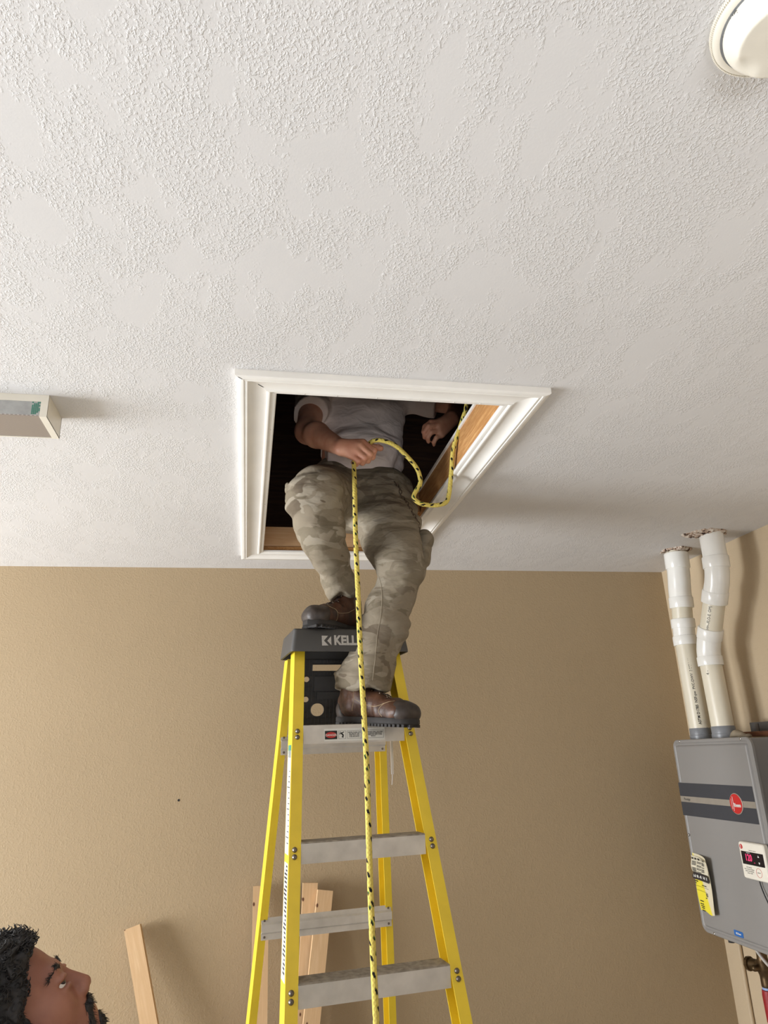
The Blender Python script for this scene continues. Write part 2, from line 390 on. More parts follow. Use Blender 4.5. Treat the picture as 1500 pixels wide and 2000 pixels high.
# ------------------------------------------------------------------ implicit surfaces
class SDF:
    def __init__(s, lo, hi, h):
        s.lo = np.array(lo, np.float32); s.h = h
        s.n = np.ceil((np.array(hi)-np.array(lo))/h).astype(int)+1
        s.ax = [s.lo[i]+h*np.arange(s.n[i], dtype=np.float32) for i in range(3)]
        s.D = np.full(s.n, .2, np.float32)
    def sub(s, lo, hi):
        a = np.clip(np.floor((np.array(lo)-s.lo)/s.h).astype(int), 0, s.n); b = np.clip(np.ceil((np.array(hi)-s.lo)/s.h).astype(int)+1, 0, s.n)
        sl = tuple(slice(x, y) for x, y in zip(a, b))
        return sl, s.ax[0][sl[0]][:, None, None], s.ax[1][sl[1]][None, :, None], s.ax[2][sl[2]][None, None, :]
    def _smin(s, sl, d, k):
        c = s.D[sl]
        if k > 0:
            hh = np.clip(.5+.5*(c-d)/k, 0, 1); s.D[sl] = c*(1-hh)+d*hh-k*hh*(1-hh)
        else: s.D[sl] = np.minimum(c, d)
    def cap(s, a, b, ra, rb=None, k=.02, flat=None):
        rb = ra if rb is None else rb; a = np.array(a, np.float32); b = np.array(b, np.float32); R = max(ra, rb)+k+.03
        sl, X, Y, Z = s.sub(np.minimum(a, b)-R, np.maximum(a, b)+R)
        if 0 in s.D[sl].shape: return s
        ba = b-a; L = float(ba@ba)+1e-9
        x, y, z = X-a[0], Y-a[1], Z-a[2]
        t = np.clip((x*ba[0]+y*ba[1]+z*ba[2])/L, 0, 1)
        q = [x-t*ba[0], y-t*ba[1], z-t*ba[2]]
        if flat is not None:   # squash: (axis unit vector, factor>1 thins along it)
            ax, f = flat; ax = np.array(ax, float); ax /= np.linalg.norm(ax)
            dd = q[0]*ax[0]+q[1]*ax[1]+q[2]*ax[2]
            q = [q[i]+dd*ax[i]*(f-1) for i in range(3)]
        d = np.sqrt(q[0]**2+q[1]**2+q[2]**2)-(ra+(rb-ra)*t)
        s._smin(sl, d.astype(np.float32), k); return s
    def ell(s, c, r, R=None, k=.02, carve=False):
        c = np.array(c, float); r = np.array(r, float); m = max(r)+k+.03
        sl, X, Y, Z = s.sub(c-m, c+m)
        if 0 in s.D[sl].shape: return s
        p = [X-c[0], Y-c[1], Z-c[2]]
        if R is not None:
            R = np.array(R); p = [R[0][i]*p[0]+R[1][i]*p[1]+R[2][i]*p[2] for i in range(3)]
        k0 = np.sqrt((p[0]/r[0])**2+(p[1]/r[1])**2+(p[2]/r[2])**2); k1 = np.sqrt((p[0]/r[0]**2)**2+(p[1]/r[1]**2)**2+(p[2]/r[2]**2)**2)+1e-6
        d = (k0*(k0-1)/k1).astype(np.float32)
        if carve:
            c0 = s.D[sl]; hh = np.clip(.5-.5*(c0+d)/k, 0, 1); s.D[sl] = c0*(1-hh)-d*hh+k*hh*(1-hh)
        else: s._smin(sl, d, k)
        return s
    def grid(s): return s.ax[0][:, None, None], s.ax[1][None, :, None], s.ax[2][None, None, :]
    def cut(s, p, n):
        """keep the side where (x-p).n < 0"""
        X, Y, Z = s.grid(); n = np.array(n, float); n /= np.linalg.norm(n)
        s.D = np.maximum(s.D, ((X-p[0])*n[0]+(Y-p[1])*n[1]+(Z-p[2])*n[2]).astype(np.float32)); return s
    def rnoise(s, sc, amp, seed=0, ridge=False):
        X, Y, Z = s.grid()
        N = vnoise(X*sc[0]+seed*3.7, Y*sc[1]+seed*1.3, Z*sc[2]-seed*2.1)
        if ridge: N = 1-2*np.abs(N)
        s.D = s.D+N.astype(np.float32)*amp; return s
    def mesh(s):
        D = s.D; n = D.shape; neg = D < 0
        cells = np.zeros([k-1 for k in n], bool); allv = np.ones_like(cells)
        for dx in (0, 1):
            for dy in (0, 1):
                for dz in (0, 1):
                    q = neg[dx:n[0]-1+dx, dy:n[1]-1+dy, dz:n[2]-1+dz]; cells |= q; allv &= q
        act = cells & ~allv
        idx = np.argwhere(act); vid = np.full(act.shape, -1, np.int64); vid[act] = np.arange(len(idx))
        acc = np.zeros((len(idx), 3)); cnt = np.zeros(len(idx))
        cor = [(0,0,0),(1,0,0),(0,1,0),(1,1,0),(0,0,1),(1,0,1),(0,1,1),(1,1,1)]
        ed = [(0,1),(2,3),(4,5),(6,7),(0,2),(1,3),(4,6),(5,7),(0,4),(1,5),(2,6),(3,7)]
        vals = [D[idx[:, 0]+c[0], idx[:, 1]+c[1], idx[:, 2]+c[2]] for c in cor]
        for a, b in ed:
            va, vb = vals[a], vals[b]; m = (va < 0) != (vb < 0)
            t = np.where(m, va/np.where(m, va-vb, 1), 0)
            p = np.array(cor[a])[None]+t[:, None]*(np.array(cor[b])-np.array(cor[a]))[None]
            acc += p*m[:, None]; cnt += m
        V = (idx+acc/cnt[:, None])*s.h+s.lo
        F = []
        for ax in range(3):
            a1, a2 = (ax+1) % 3, (ax+2) % 3
            sl0 = [slice(None)]*3; sl1 = [slice(None)]*3; sl0[ax] = slice(0, -1); sl1[ax] = slice(1, None)
            ch = neg[tuple(sl0)] != neg[tuple(sl1)]; e = np.argwhere(ch)
            e = e[(e[:, a1] > 0) & (e[:, a2] > 0) & (e[:, a1] < n[a1]-1) & (e[:, a2] < n[a2]-1)]
            if not len(e): continue
            o1 = np.zeros(3, int); o1[a1] = 1; o2 = np.zeros(3, int); o2[a2] = 1
            q = [vid[tuple((e-o).T)] for o in (o1+o2, o2, 0*o1, o1)]
            q = np.stack(q, 1); fl = neg[tuple(e.T)]
            q[~fl] = q[~fl][:, ::-1]; F.append(q)
        F = np.concatenate(F); F = F[(F >= 0).all(1)]
        return V, F
def vnoise(x, y, z):
    x, y, z = np.broadcast_arrays(x, y, z); xi, yi, zi = [np.floor(a).astype(np.int64) for a in (x, y, z)]
    fx, fy, fz = x-xi, y-yi, z-zi; fx, fy, fz = [f*f*(3-2*f) for f in (fx, fy, fz)]
    def hsh(a, b, c):
        h = (a*374761393+b*668265263+c*2147483647*3+a*b*97) & 0xffffffff; h = ((h ^ (h >> 13))*1274126177) & 0xffffffff
        return ((h ^ (h >> 16)) & 0xffff)/32768.-1
    r = 0
    for dx in (0, 1):
        for dy in (0, 1):
            for dz in (0, 1):
                r = r+hsh(xi+dx, yi+dy, zi+dz)*np.where(dx, fx, 1-fx)*np.where(dy, fy, 1-fy)*np.where(dz, fz, 1-fz)
    return r
def sobj(name, V, F, mat, parent=None, org=(0, 0, 0), relax=0):
    me = bpy.data.meshes.new(name); V = V-np.array(org)[None]
    if relax:
        ed = np.concatenate([F[:, [0, 1]], F[:, [1, 2]], F[:, [2, 3]], F[:, [3, 0]]])
        for _ in range(relax):
            A = np.zeros_like(V); c = np.zeros(len(V))
            for i in range(3): A[:, i] = np.bincount(ed[:, 0], V[ed[:, 1], i], len(V))+np.bincount(ed[:, 1], V[ed[:, 0], i], len(V))
            c = np.bincount(ed[:, 0], minlength=len(V))+np.bincount(ed[:, 1], minlength=len(V))
            V = V*.5+.5*A/np.maximum(c, 1)[:, None]
    me.vertices.add(len(V)); me.vertices.foreach_set('co', V.astype(np.float32).ravel())
    me.loops.add(len(F)*4); me.loops.foreach_set('vertex_index', F.astype(np.int32).ravel())
    me.polygons.add(len(F)); me.polygons.foreach_set('loop_start', np.arange(0, len(F)*4, 4, dtype=np.int32))
    me.update(calc_edges=True); me.validate()
    return link(name, me, mat, parent, smooth=True)

from mathutils.bvhtree import BVHTree
def tag_surface(o):
    bm = bmesh.new(); bm.from_mesh(o.data); t = BVHTree.FromBMesh(bm); bm.free(); return t

# ================================================================== SETTING
X0, X1, Y0, Y1 = -4.4, 2.127, -3.0, 3.276
HX0, HX1, HY0, HY1 = .040, .640, 1.538, 2.972      # hatch opening
def ring_mesh(bm, outer, inner, z0, z1):
    def rc(b, z): return [bm.verts.new(p) for p in ((b[0], b[2], z), (b[1], b[2], z), (b[1], b[3], z), (b[0], b[3], z))]
    ob, ot, ib, it = rc(outer, z0), rc(outer, z1), rc(inner, z0), rc(inner, z1)
    for i in range(4):
        j = (i+1) % 4
        bm.faces.new((ob[i], ib[i], ib[j], ob[j])); bm.faces.new((ot[i], ot[j], it[j], it[i]))
        bm.faces.new((ob[i], ob[j], ot[j], ot[i])); bm.faces.new((ib[i], it[i], it[j], ib[j]))
bm = bmesh.new(); ring_mesh(bm, (X0-.1, X1+.1, Y0-.1, Y1+.1), (HX0, HX1, HY0, HY1), CEIL, CEIL+.014)
ceiling = setp(fin('ceiling', bm, M['ceil']), kind='structure')
setp(box('floor', (X0-.1, Y0-.1, -.1), (X1+.1, Y1+.1, 0), M['floor']), kind='structure')
wb = setp(box('wall_back', (X0-.1, Y1, 0), (X1+.1, Y1+.1, CEIL), M['wall']), kind='structure')
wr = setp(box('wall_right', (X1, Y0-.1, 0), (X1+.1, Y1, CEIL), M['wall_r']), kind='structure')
bm = bmesh.new()                                     # left wall with the garage door opening
addbox(bm, (X0-.1, 2.80, 0), (X0, Y1, CEIL)); addbox(bm, (X0-.1, Y0, 0), (X0, .70, CEIL)); addbox(bm, (X0-.1, .70, 2.15), (X0, 2.80, CEIL))
setp(fin('wall_left', bm, M['wall']), kind='structure')
bm = bmesh.new()  # unseen front wall; its opening is added to let the rear fill in
addbox(bm, (X0, Y0-.1, 0), (-1.9, Y0, CEIL)); addbox(bm, (1.5, Y0-.1, 0), (X1, Y0, CEIL)); addbox(bm, (-1.9, Y0-.1, 2.2), (1.5, Y0, CEIL))
setp(fin('wall_front', bm, M['wall']), kind='structure')
# small nail hole and a pencil speck on the back wall
lathe('nail_hole', [(0, 0), (.004, .0004), (.005, .0012), (0, .0014)], basis((-.272, Y1, 1.44), (1, 0, 0), (0, 0, 1)), M['ink'], wb, 8)

# ---- hatch casing (four mitred lengths) and the framing round the opening
hatch = empty('hatch_frame', ((HX0+HX1)/2, (HY0+HY1)/2, CEIL), label='white moulded casing with mitred corners and bare lumber framing around the ceiling opening', cat='hatch frame')
hc = Vector(hatch.location)
prof = [(0, 0), (0, .007), (.003, .009), (.012, .009), (.015, .0125), (.018, .0135), (.022, .0125), (.024, .010), (.030, .0085), (.045, .0085), (.056, .0105), (.066, .0145), (.070, .0175), (.073, .0175), (.0745, .0155), (.077, .0155), (.079, .018), (.091, .018), (.094, .016), (.094, 0)]
W = .094
def casing(pA, pB, inn, out):
    # inner corners pA->pB ; mitre by pushing outwards
    bm = bmesh.new(); pA, pB, out = Vector(pA), Vector(pB), Vector(out); d = (pB-pA).normalized()
    r0 = [bm.verts.new(pA - d*u + out*u + Vector((0, 0, -t)) - hc) for u, t in prof]
    r1 = [bm.verts.new(pB + d*u + out*u + Vector((0, 0, -t)) - hc) for u, t in prof]
    n = len(prof)
    for i in range(n): bm.faces.new((r0[i], r0[(i+1) % n], r1[(i+1) % n], r1[i]))
    bm.faces.new(r0[::-1]); bm.faces.new(r1)
    return fin('casing', bm, M['trimwhite'], hatch, smooth='auto')
a0, a1, b0, b1 = HX0+.012, HX1-.008, HY0+.012, HY1-.012
g = .0006
casing((a0, b0, CEIL), (a0, b1, CEIL), 0, (-1, 0, 0)); casing((a1, b0, CEIL), (a1, b1, CEIL), 0, (1, 0, 0))
casing((a0, b1, CEIL), (a1, b1, CEIL), 0, (0, 1, 0))
fr = casing((a0-g, b0-g, CEIL), (a1+g, b0-g, CEIL), 0, (0, -1, 0))
fr['label'] = 'casing length nearest the camera, overlapping the left corner'
for v in fr.data.vertices:                            # the front length is slightly long at its left end
    if v.co.x < -.3: v.co.x -= .004
rel = lambda lo, hi: (Vector(lo)-hc, Vector(hi)-hc)
def lum(name, lo, hi, mat, lab=None):
    o = box(name, *rel(lo, hi), mat, hatch, bevel=.002)
    if lab: o['label'] = lab
    return o
lum('joist', (HX1+.001, HY0-.05, CEIL+.015), (HX1+.039, 2.86, CEIL+.112), M['joist_y'], 'rough brown joist along the right side')
lum('drywall_edge', (HX1-.004, HY0-.05, CEIL+.112), (HX1+.035, 2.80, CEIL+.122), M['trimwhite'], 'white strip on top of the right joist')
lum('joist', (HX0-.045, HY0-.05, CEIL+.015), (HX0-.004, HY1, CEIL+.10), M['joist'])
lum('joist', (HX0-.045, HY1+.002, CEIL+.022), (HX1+.06, HY1+.04, CEIL+.110), M['joist'], 'knotty pine board across the far end')
lum('drywall_edge', (HX0, HY1-.003, CEIL+.001), (HX1, HY1+.02, CEIL+.019), M['joist_y'], 'thin darker wood strip under the far pine board')
lum('joist', (HX0-.045, HY0-.045, CEIL+.015), (HX1+.06, HY0-.004, CEIL+.10), M['joist'])
lum('cleat', (HX1-.042, 2.50, CEIL+.03), (HX1-.002, 2.62, CEIL+.118), M['joist_y'], 'short wood block fixed against the right joist')
def nail(x, y): lathe('nail_head', [(0, -.0012), (.0014, -.001), (.0020, 0)], Matrix.Translation(Vector((x, y, CEIL-.0090))-hc), M['alu'], hatch, 8)
for x in (.12, .2, .3, .41, .5, .57): nail(x, b0-.008)
for y in (1.75, 2.05, 2.35): nail(a1+.008, y); nail(a0-.008, y)

# ---- attic above
ax0, ax1, ay0, ay1, az = -1.0, 1.9, .5, 4.3, 3.95
bm = bmesh.new()
addbox(bm, (ax0, ay0, CEIL+.02), (ax0+.05, ay1, az)); addbox(bm, (ax1, ay0, CEIL+.02), (ax1+.05, ay1, az))
addbox(bm, (ax0, ay0, CEIL+.02), (ax1, ay0+.05, az)); addbox(bm, (ax0, ay1, CEIL+.02), (ax1, ay1+.05, az)); addbox(bm, (ax0, ay0, az), (ax1+.05, ay1+.05, az+.05))
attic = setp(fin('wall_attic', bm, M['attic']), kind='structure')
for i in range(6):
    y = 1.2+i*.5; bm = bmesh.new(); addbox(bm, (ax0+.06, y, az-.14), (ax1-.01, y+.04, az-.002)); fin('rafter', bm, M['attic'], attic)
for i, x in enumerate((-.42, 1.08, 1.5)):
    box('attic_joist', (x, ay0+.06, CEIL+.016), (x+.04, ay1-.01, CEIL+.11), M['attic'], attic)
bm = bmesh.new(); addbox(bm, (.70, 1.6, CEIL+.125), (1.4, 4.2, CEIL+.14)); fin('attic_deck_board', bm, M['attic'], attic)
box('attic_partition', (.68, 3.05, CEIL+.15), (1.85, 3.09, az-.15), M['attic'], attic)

# ---- garage ceiling light at the left
lf = empty('ceiling_light', (-1.0, 1.695, CEIL), label='white surface-mounted box light with prismatic lens, left of the attic opening', cat='light fixture')
lx1, lx0, ly0, ly1, dz = .512, -.60, -.062, .062, -.058
box('housing', (lx0+.004, ly0+.0035, -.020), (lx1-.004, ly1-.002, -.0005), M['white_plastic'], lf)
lm = Mat('prismatic_acrylic', srgb(216, 214, 210), .15)
vt = lm.n('ShaderNodeTexVoronoi'); vt.inputs['Scale'].default_value = 150; vt.distance = 'CHEBYCHEV'; vt.inputs['Randomness'].default_value = .0
lm.lk(lm.co((1, 1, 1), rot=(0, 0, .785)), vt.inputs['Vector'])
lm.color(lm.ramp(vt.outputs['Distance'], [(.15, srgb(222, 214, 206)), (.50, srgb(140, 130, 122))])); lm.bump(vt.outputs['Distance'], .5, .002)
lm2 = simple('clear_side_acrylic', srgb(176, 176, 174), .12, var=.10, vs=40)
bm = bmesh.new(); addprism(bm, [(ly0+.002, -.0205), (ly0+.002, dz+.0015), (ly1-.003, dz+.0015), (ly1-.003, -.0205)], (lx0+.002, 0, 0), (lx1-.015, 0, 0), (0, 1, 0), (0, 0, 1)); fin('prismatic_lens', bm, lm.m, lf)
box('side_lens', (lx0+.002, ly0+.001, dz+.004), (lx1-.016, ly0+.0022, -.0185), lm2, lf)
box('frame_rail', (lx0, ly0, -.0185), (lx1, ly0+.003, -.0002), M['white_plastic'], lf)
box('frame_rail', (lx0, ly1-.003, dz), (lx1, ly1, -.0002), M['white_plastic'], lf)
for x in (lx1, lx0):
    s = 1 if x > 0 else -1
    box('end_plate', (min(x, x-s*.002), ly0+.0005, dz-.0005), (max(x, x-s*.002), ly1, -.0002), M['white_plastic'], lf)
    box('end_rail', (min(x, x-s*.0165), ly0-.0006, dz-.001), (max(x, x-s*.0165), ly0+.003, -.0185), M['white_plastic'], lf)
    box('end_rail', (min(x, x-s*.0165), ly0+.003, dz-.001), (max(x, x-s*.0165), ly1-.001, dz+.002), M['white_plastic'], lf)
gt = bmesh.new()
for i in range(5):
    for j in range(8):
        if random.random() < .85:
            x, z = lx1-.036+i*.004, dz+.006+j*.0042; addbox(gt, (x, ly0+.0004, z), (x+.0032, ly0+.0011, z+.0034))
setp(fin('green_circuit_board', gt, simple('teal_green_board', srgb(60, 130, 110), .4), lf), kind='stuff', label='teal board showing through the lens near its right end')

# ---- round detector, top right
det = empty('ceiling_detector', (.627, .522, CEIL), label='round cream smoke detector partly cut by the top right corner', cat='smoke detector')
T = Matrix.Translation
fl = Matrix.Rotation(math.pi, 4, 'X')
lathe('base_plate', [(0, 0), (.150, 0), (.156, .006), (.156, .012), (.150, .018), (.140, .024), (.134, .024), (0, .024)], fl, M['white_plastic'], det, 72)
rb = bmesh.new()
for k in range(180):
    a = 2*math.pi*k/180; rot = Matrix.Rotation(a, 4, 'Z'); addbox(rb, (.1535, -.0014, -.0165), (.1570, .0014, -.003), rot)
setp(fin('grip_rib', rb, M['white_plastic'], det), kind='stuff')
lathe('shadow_gap', [(.126, .012), (.135, .012), (.135, .0245), (.126, .0245)], fl, M['greyplastic'], det, 64)
S = SDF((-.15, -.15, -.12), (.15, .15, .02), .003)
S.ell((0, 0, -.030), (.129, .129, .070), k=.01); S.cap((0, 0, -.028), (0, 0, -.030), .117, .117, k=.012)
S.cut((0, 0, -.086), (0, 0, -1)); S.cut((0, 0, -.004), (0, 0, 1))
S.ell((-.060, .10, -.110), (.060, .050, .034), k=.012, carve=True)
V, F = S.mesh(); sobj('dome', V, F, M['white_plastic'], det, relax=2)
t_ = Vector((-.075, .062, -.047)); 
def ringcurve(name, pts, r, mat, par): 
    bm = bmesh.new(); addtube(bm, pts, r, 6, closed=True); return fin(name, bm, mat, par, smooth=True)
teard = []
dt = tag_surface(det.children[-1])
for k in range(28):
    a = 2*math.pi*k/28; rr = .016*(1-.35*math.cos(a/2)**8)
    p = Vector((-.030+rr*1.15*math.cos(a), .104+rr*math.sin(a)*.7, -.3)); h = dt.ray_cast(p, Vector((0, 0, 1)))
    if h[0] is not None: teard.append(h[0]+Vector((0, 0, -.0006)))
ringcurve('test_button_outline', teard, .0012, M['greyplastic'], det)
h = dt.ray_cast(Vector((-.121, .030, -.3)), Vector((0, 0, 1)))
p = (h[0] if h[0] is not None else Vector((-.121, .03, -.03)))
n_ = Vector((-.85, .2, -.5)).normalized(); r_ = Vector((.2, -.95, 0)); r_ = (r_-n_*r_.dot(n_)).normalized()
text('warning_print', 'WARNING', .019, basis(p+n_*.002, r_, n_.cross(r_)), M['greyink'], det, ext=.0008)
det.scale = (.5, .5, .5)

# ================================================================== LADDER
LA = .111; LO = Vector((.318, 2.177, 0))
lad = empty('stepladder', LO, LA, label='tall yellow fibreglass stepladder with grey top cap, standing under the attic opening', cat='ladder')
LM = T(LO) @ Matrix.Rotation(LA, 4, 'Z')
ZT = 1.654; FS = .262; FK = .070; FWid = .1735
def fx(z): return FWid+FK*(ZT-z)
def fy(z): return -FS*(ZT-z)
def rx_(z): return .172+.068*(ZT-z)
def ry_(z): return .281+.222*(ZT-z)
def channel(name, sg, fxn, fyn, z0, z1, dep, fl_, web_out, th=.004, front=True):
    """C-section rail; web outside, flanges pointing inwards"""
    bm = bmesh.new(); secs = []
    xo = web_out
    P = [(xo, 0), (xo, dep), (xo-fl_, dep), (xo-fl_, dep-th), (xo-th, dep-th), (xo-th, th), (xo-fl_, th), (xo-fl_, 0)]
    for z in (z0, z1): secs.append([bm.verts.new((sg*(fxn(z)+u), fyn(z)+v, z)) for u, v in P])
    n = len(P)
    for i in range(n): bm.faces.new((secs[0][i], secs[0][(i+1) % n], secs[1][(i+1) % n], secs[1][i]))
    bm.faces.new(secs[0][::-1]); bm.faces.new(secs[1])
    return fin(name, bm, M['yellow'], lad, bevel=.0012, seg=1)
for sg in (-1, 1):
    channel('front_rail', sg, fx, fy, .03, 1.915, .070, .032, .015)
    channel('rear_rail', sg, rx_, ry_, .03, 1.900, .066, .024, .010)
    for f1, f2, nm, d in ((fx, fy, 'front', .07), (rx_, ry_, 'rear', .066)):
        box('rubber_foot', (sg*f1(.02)-.03, f2(.02)-.008, 0), (sg*f1(.02)+.03, f2(.02)+d+.01, .055), M['blackpl'], lad, bevel=.006)
# steps
def step(z, i):
    x = fx(z)-.018; y = fy(z)
    root = box('step', (-x, y+.004, z+.021), (x, y+.072, z+.0235), M['alu_dirty'] if i else M['alu'], lad)
    f = box('front_skirt', (-x, y+.0035, z-.028), (x, y+.006, z+.021), M['alu'], root); f['label'] = 'smooth silver front face of the step'
    box('rear_skirt', (-x, y+.070, z-.020), (x, y+.0725, z+.021), M['alu'], root)
    rb = bmesh.new()
    for k in range(11): addbox(rb, (-x, y+.006+k*.0062, z+.0235), (x, y+.0085+k*.0062, z+.0250))
    setp(fin('tread_rib', rb, M['alu_dirty'], root), kind='stuff')
    for sg in (-1, 1):
        for dz_ in (-.0085, .0085):
            zz = z+dz_
            lathe('rivet', [(0, .0065), (.0035, .006), (.0065, .003), (.0072, 0)], basis((sg*fx(zz), fy(zz)-.0002, zz), (1, 0, 0), (0, 0, 1)), M['bolt'], root, 14)
    return root
steps = [step(ZT-.305*i, i) for i in range(6)]
# rear horizontals (folded section)
def brace(z, h=.062):
    x = rx_(z)+.004; y = ry_(z)-.002
    pr = [(0, -h/2), (-.001, -h*.20), (.007, -h*.12), (.007, h*.18), (-.001, h*.24), (-.001, h/2), (.0015, h/2), (.0015, h*.27), (.010, h*.2), (.010, -h*.15), (.0015, -h*.23), (.002, -h/2)]
    bm = bmesh.new(); addprism(bm, [(-a-.002, b) for a, b in pr], (-x, y, z), (x, y, z), (0, 1, 0), (0, 0, 1)); o = fin('rear_brace', bm, M['alu'], lad)
    for sg in (-1, 1):
        for d in (-.023, .023): lathe('rivet', [(0, .003), (.003, .0025), (.004, 0)], basis((sg*(x-.010), y-.0035, z+d), (1, 0, 0), (0, 0, 1)), M['bolt'], o, 10)
for z in (1.630, 1.083, .53): brace(z)
# spreader arms
for sg in (-1, 1):
    bm = bmesh.new(); A = Vector((sg*(fx(1.2)-.004), fy(1.2)+.05, 1.2)); B = Vector((sg*(rx_(1.19)-.006), ry_(1.19)+.01, 1.19))
tb = bmesh.new(); addprism(tb, [(-.004, 0), (.004, 0), (.004, .0012), (-.004, .0012)], (.140, .085, 1.632), (.137, .08, 1.53), (1, 0, 0), (0, 1, 0)); addprism(tb, [(-.004, 0), (.004, 0), (.004, .0012), (-.004, .0012)], (.137, .08, 1.53), (.134, .08, 1.50), (.3, 0, 0), (0, 1, 0))
setp(fin('hanging_strap', tb, M['strap'], lad), label='thin white strap hanging below the top step')
# top cap : tapered hollow box
cy0, cy1 = .028, .232
cap_ = bmesh.new()
def capring(z, ex, inset=0):
    return [(-.184-ex+inset, cy0-ex+inset), (.184+ex-inset, cy0-ex+inset), (.184+ex-inset, cy1+ex-inset), (-.184-ex+inset, cy1+ex-inset)]
lv = [(1.897, .006, 0), (1.905, .006, 0), (1.962, -.002, 0), (1.968, -.006, 0)]
rings = [[cap_.verts.new((x, y, z)) for x, y in capring(z, ex)] for z, ex, _ in lv]
for a, b in zip(rings, rings[1:]):
    for k in range(4): cap_.faces.new((a[k], a[(k+1) % 4], b[(k+1) % 4], b[k]))
cap_.faces.new(rings[-1])
inr = [[cap_.verts.new((x, y, z)) for x, y in capring(z, ex, .006)] for z, ex in ((1.897, .006), (1.958, -.002))]
for k in range(4):
    cap_.faces.new((inr[0][k], inr[1][k], inr[1][(k+1) % 4], inr[0][(k+1) % 4])); cap_.faces.new((rings[0][k], inr[0][k], inr[0][(k+1) % 4], rings[0][(k+1) % 4]))
cap_.faces.new(inr[1][::-1])
vert_edges = [e for e in cap_.edges if abs((e.verts[0].co-e.verts[1].co).normalized().z) > .75 and e.verts[0] not in sum(inr, [])]
bmesh.ops.bevel(cap_, geom=vert_edges, offset=.014, segments=4, affect='EDGES', profile=.5)
top_cap = setp(fin('top_cap', cap_, M['cap'], lad, smooth='auto'), label='dark grey plastic top cap with raised light grey lettering')
# lettering on the cap front: emblem + KELLER
cfm = basis((-.126+.062, cy0-.0030, 1.930), (1, 0, 0), (0, .141, 1))
def poly(name, loops, th, mat, mtx, par): return plate(name, loops, th, mat, mtx, par)
eb = poly('emblem', [[(-.016, -.0155), (-.016, .0155), (-.006, .0155), (-.0095, .0155), (.004, .0155), (-.009, .001), (-.009, -.001), (.004, -.0155)]], .0012, M['capink'], cfm @ T((-.013, 0, 0)), top_cap)
poly('emblem', [[(-.003, 0), (.0095, .0145), (.0095, -.0145)]], .0012, M['capink'], cfm @ T((-.009, 0, 0)), top_cap)
text('brand_lettering', 'KELLER', .041, cfm @ T((.009, .0, 0)), M['capink'], top_cap, ext=.0008, off=.0017, align='LEFT', sx=.84)
# tool tray hanging between the rear rails: real holes
TW, TH = .150, .214
def tm(): 
    z = 1.648; return basis((0, ry_(1.792)-.012, 1.792), (1, 0, 0), (0, -.222, 1))
tmx = tm()
holes = [rrect(-.085, .069, .110, .092, .002), circ(-.103, .043, .0105, 18), circ(-.103, -.022, .0105, 18), rrect(-.086, -.078, -.040, -.034, .0215, 8)]
tray = plate('tool_tray', [rrect(-TW, -TH/2, TW, TH/2, .003)]+holes, .003, M['blackpl'], tmx, lad)
tray['label'] = 'black moulded tool tray with slot and round holes below the cap'
rb = bmesh.new()
def inhole(x, y):
    if -.089 < x < .114 and .065 < y < .096: return True
    if (x+.103)**2+(y-.043)**2 < .014**2 or (x+.103)**2+(y+.022)**2 < .014**2: return True
    if -.090 < x < -.036 and -.082 < y < -.030: return True
    if -.078 < x < .09 and .003 < y < .056: return True
    return not (-TW < x < TW and -TH/2 < y < TH/2)
for i in range(25):
    x = -TW+.006+i*.0123; y = -TH/2
    while y < TH/2-.004:
        if not inhole(x, y+.002): addbox(rb, (x-.0009, y, .0014), (x+.0009, y+.0042, .0042), tmx)
        y += .0041
for j in range(14):
    y = -TH/2+.006+j*.017; x = -TW
    while x < TW-.004:
        if not inhole(x+.002, y): addbox(rb, (x, y-.0008, .0014), (x+.0042, y+.0008, .0036), tmx)
        x += .0041
setp(fin('tray_rib', rb, M['blackpl'], tray), kind='stuff')
for hl in holes:
    rb = bmesh.new(); addtube(rb, [tmx @ Vector((p[0], p[1], .0018)) for p in hl], .0016, 5, closed=True); fin('hole_rim', rb, M['blackpl'], tray)
box('tray_pocket', (-.076, .005, .0014), (.085, .053, .0055), M['blackpl'], tray, bevel=.002, mtx=tmx)
box('tray_pocket', (-.066, -.022, .0014), (.03, .001, .0045), M['blackpl'], tray, bevel=.0015, mtx=tmx)
# labels
sx0 = steps[0]
y = fy(ZT)+.0032
st = box('warning_sticker', (-.094, y-.0004, ZT-.023), (.093, y, ZT+.013), M['paper'], sx0)
F0 = lambda x, z: basis((x, y-.0006, z), (1, 0, 0), (0, 0, 1))
plate('sticker_print', [rrect(-.0185, -.012, .0185, .012, .001)], .0004, M['ink'], F0(-.073, ZT-.005), sx0)
plate('sticker_print', [circ(0, 0, .0165, 24, .0085)], .0004, M['redink'], F0(-.073, ZT-.005) @ T((0, 0, .0003)), sx0)
text('sticker_lettering', 'DANGER', .0085, F0(-.073, ZT-.0055) @ T((0, 0, .0006)), M['paper'], sx0, ext=.0001, off=.0001)
def frame_rect(x0, z0, x1, z1, t=.0006): return [[(x0, z0), (x1, z0), (x1, z1), (x0, z1)], [(x0+t, z0+t), (x1-t, z0+t), (x1-t, z1-t), (x0+t, z1-t)]]
for a, b in ((-.050, -.028), (-.024, .019), (.024, .089)): plate('sticker_print', frame_rect(a, -.0165, b, .0065), .0003, M['ink'], F0(0, ZT), sx0)
fig = bmesh.new()
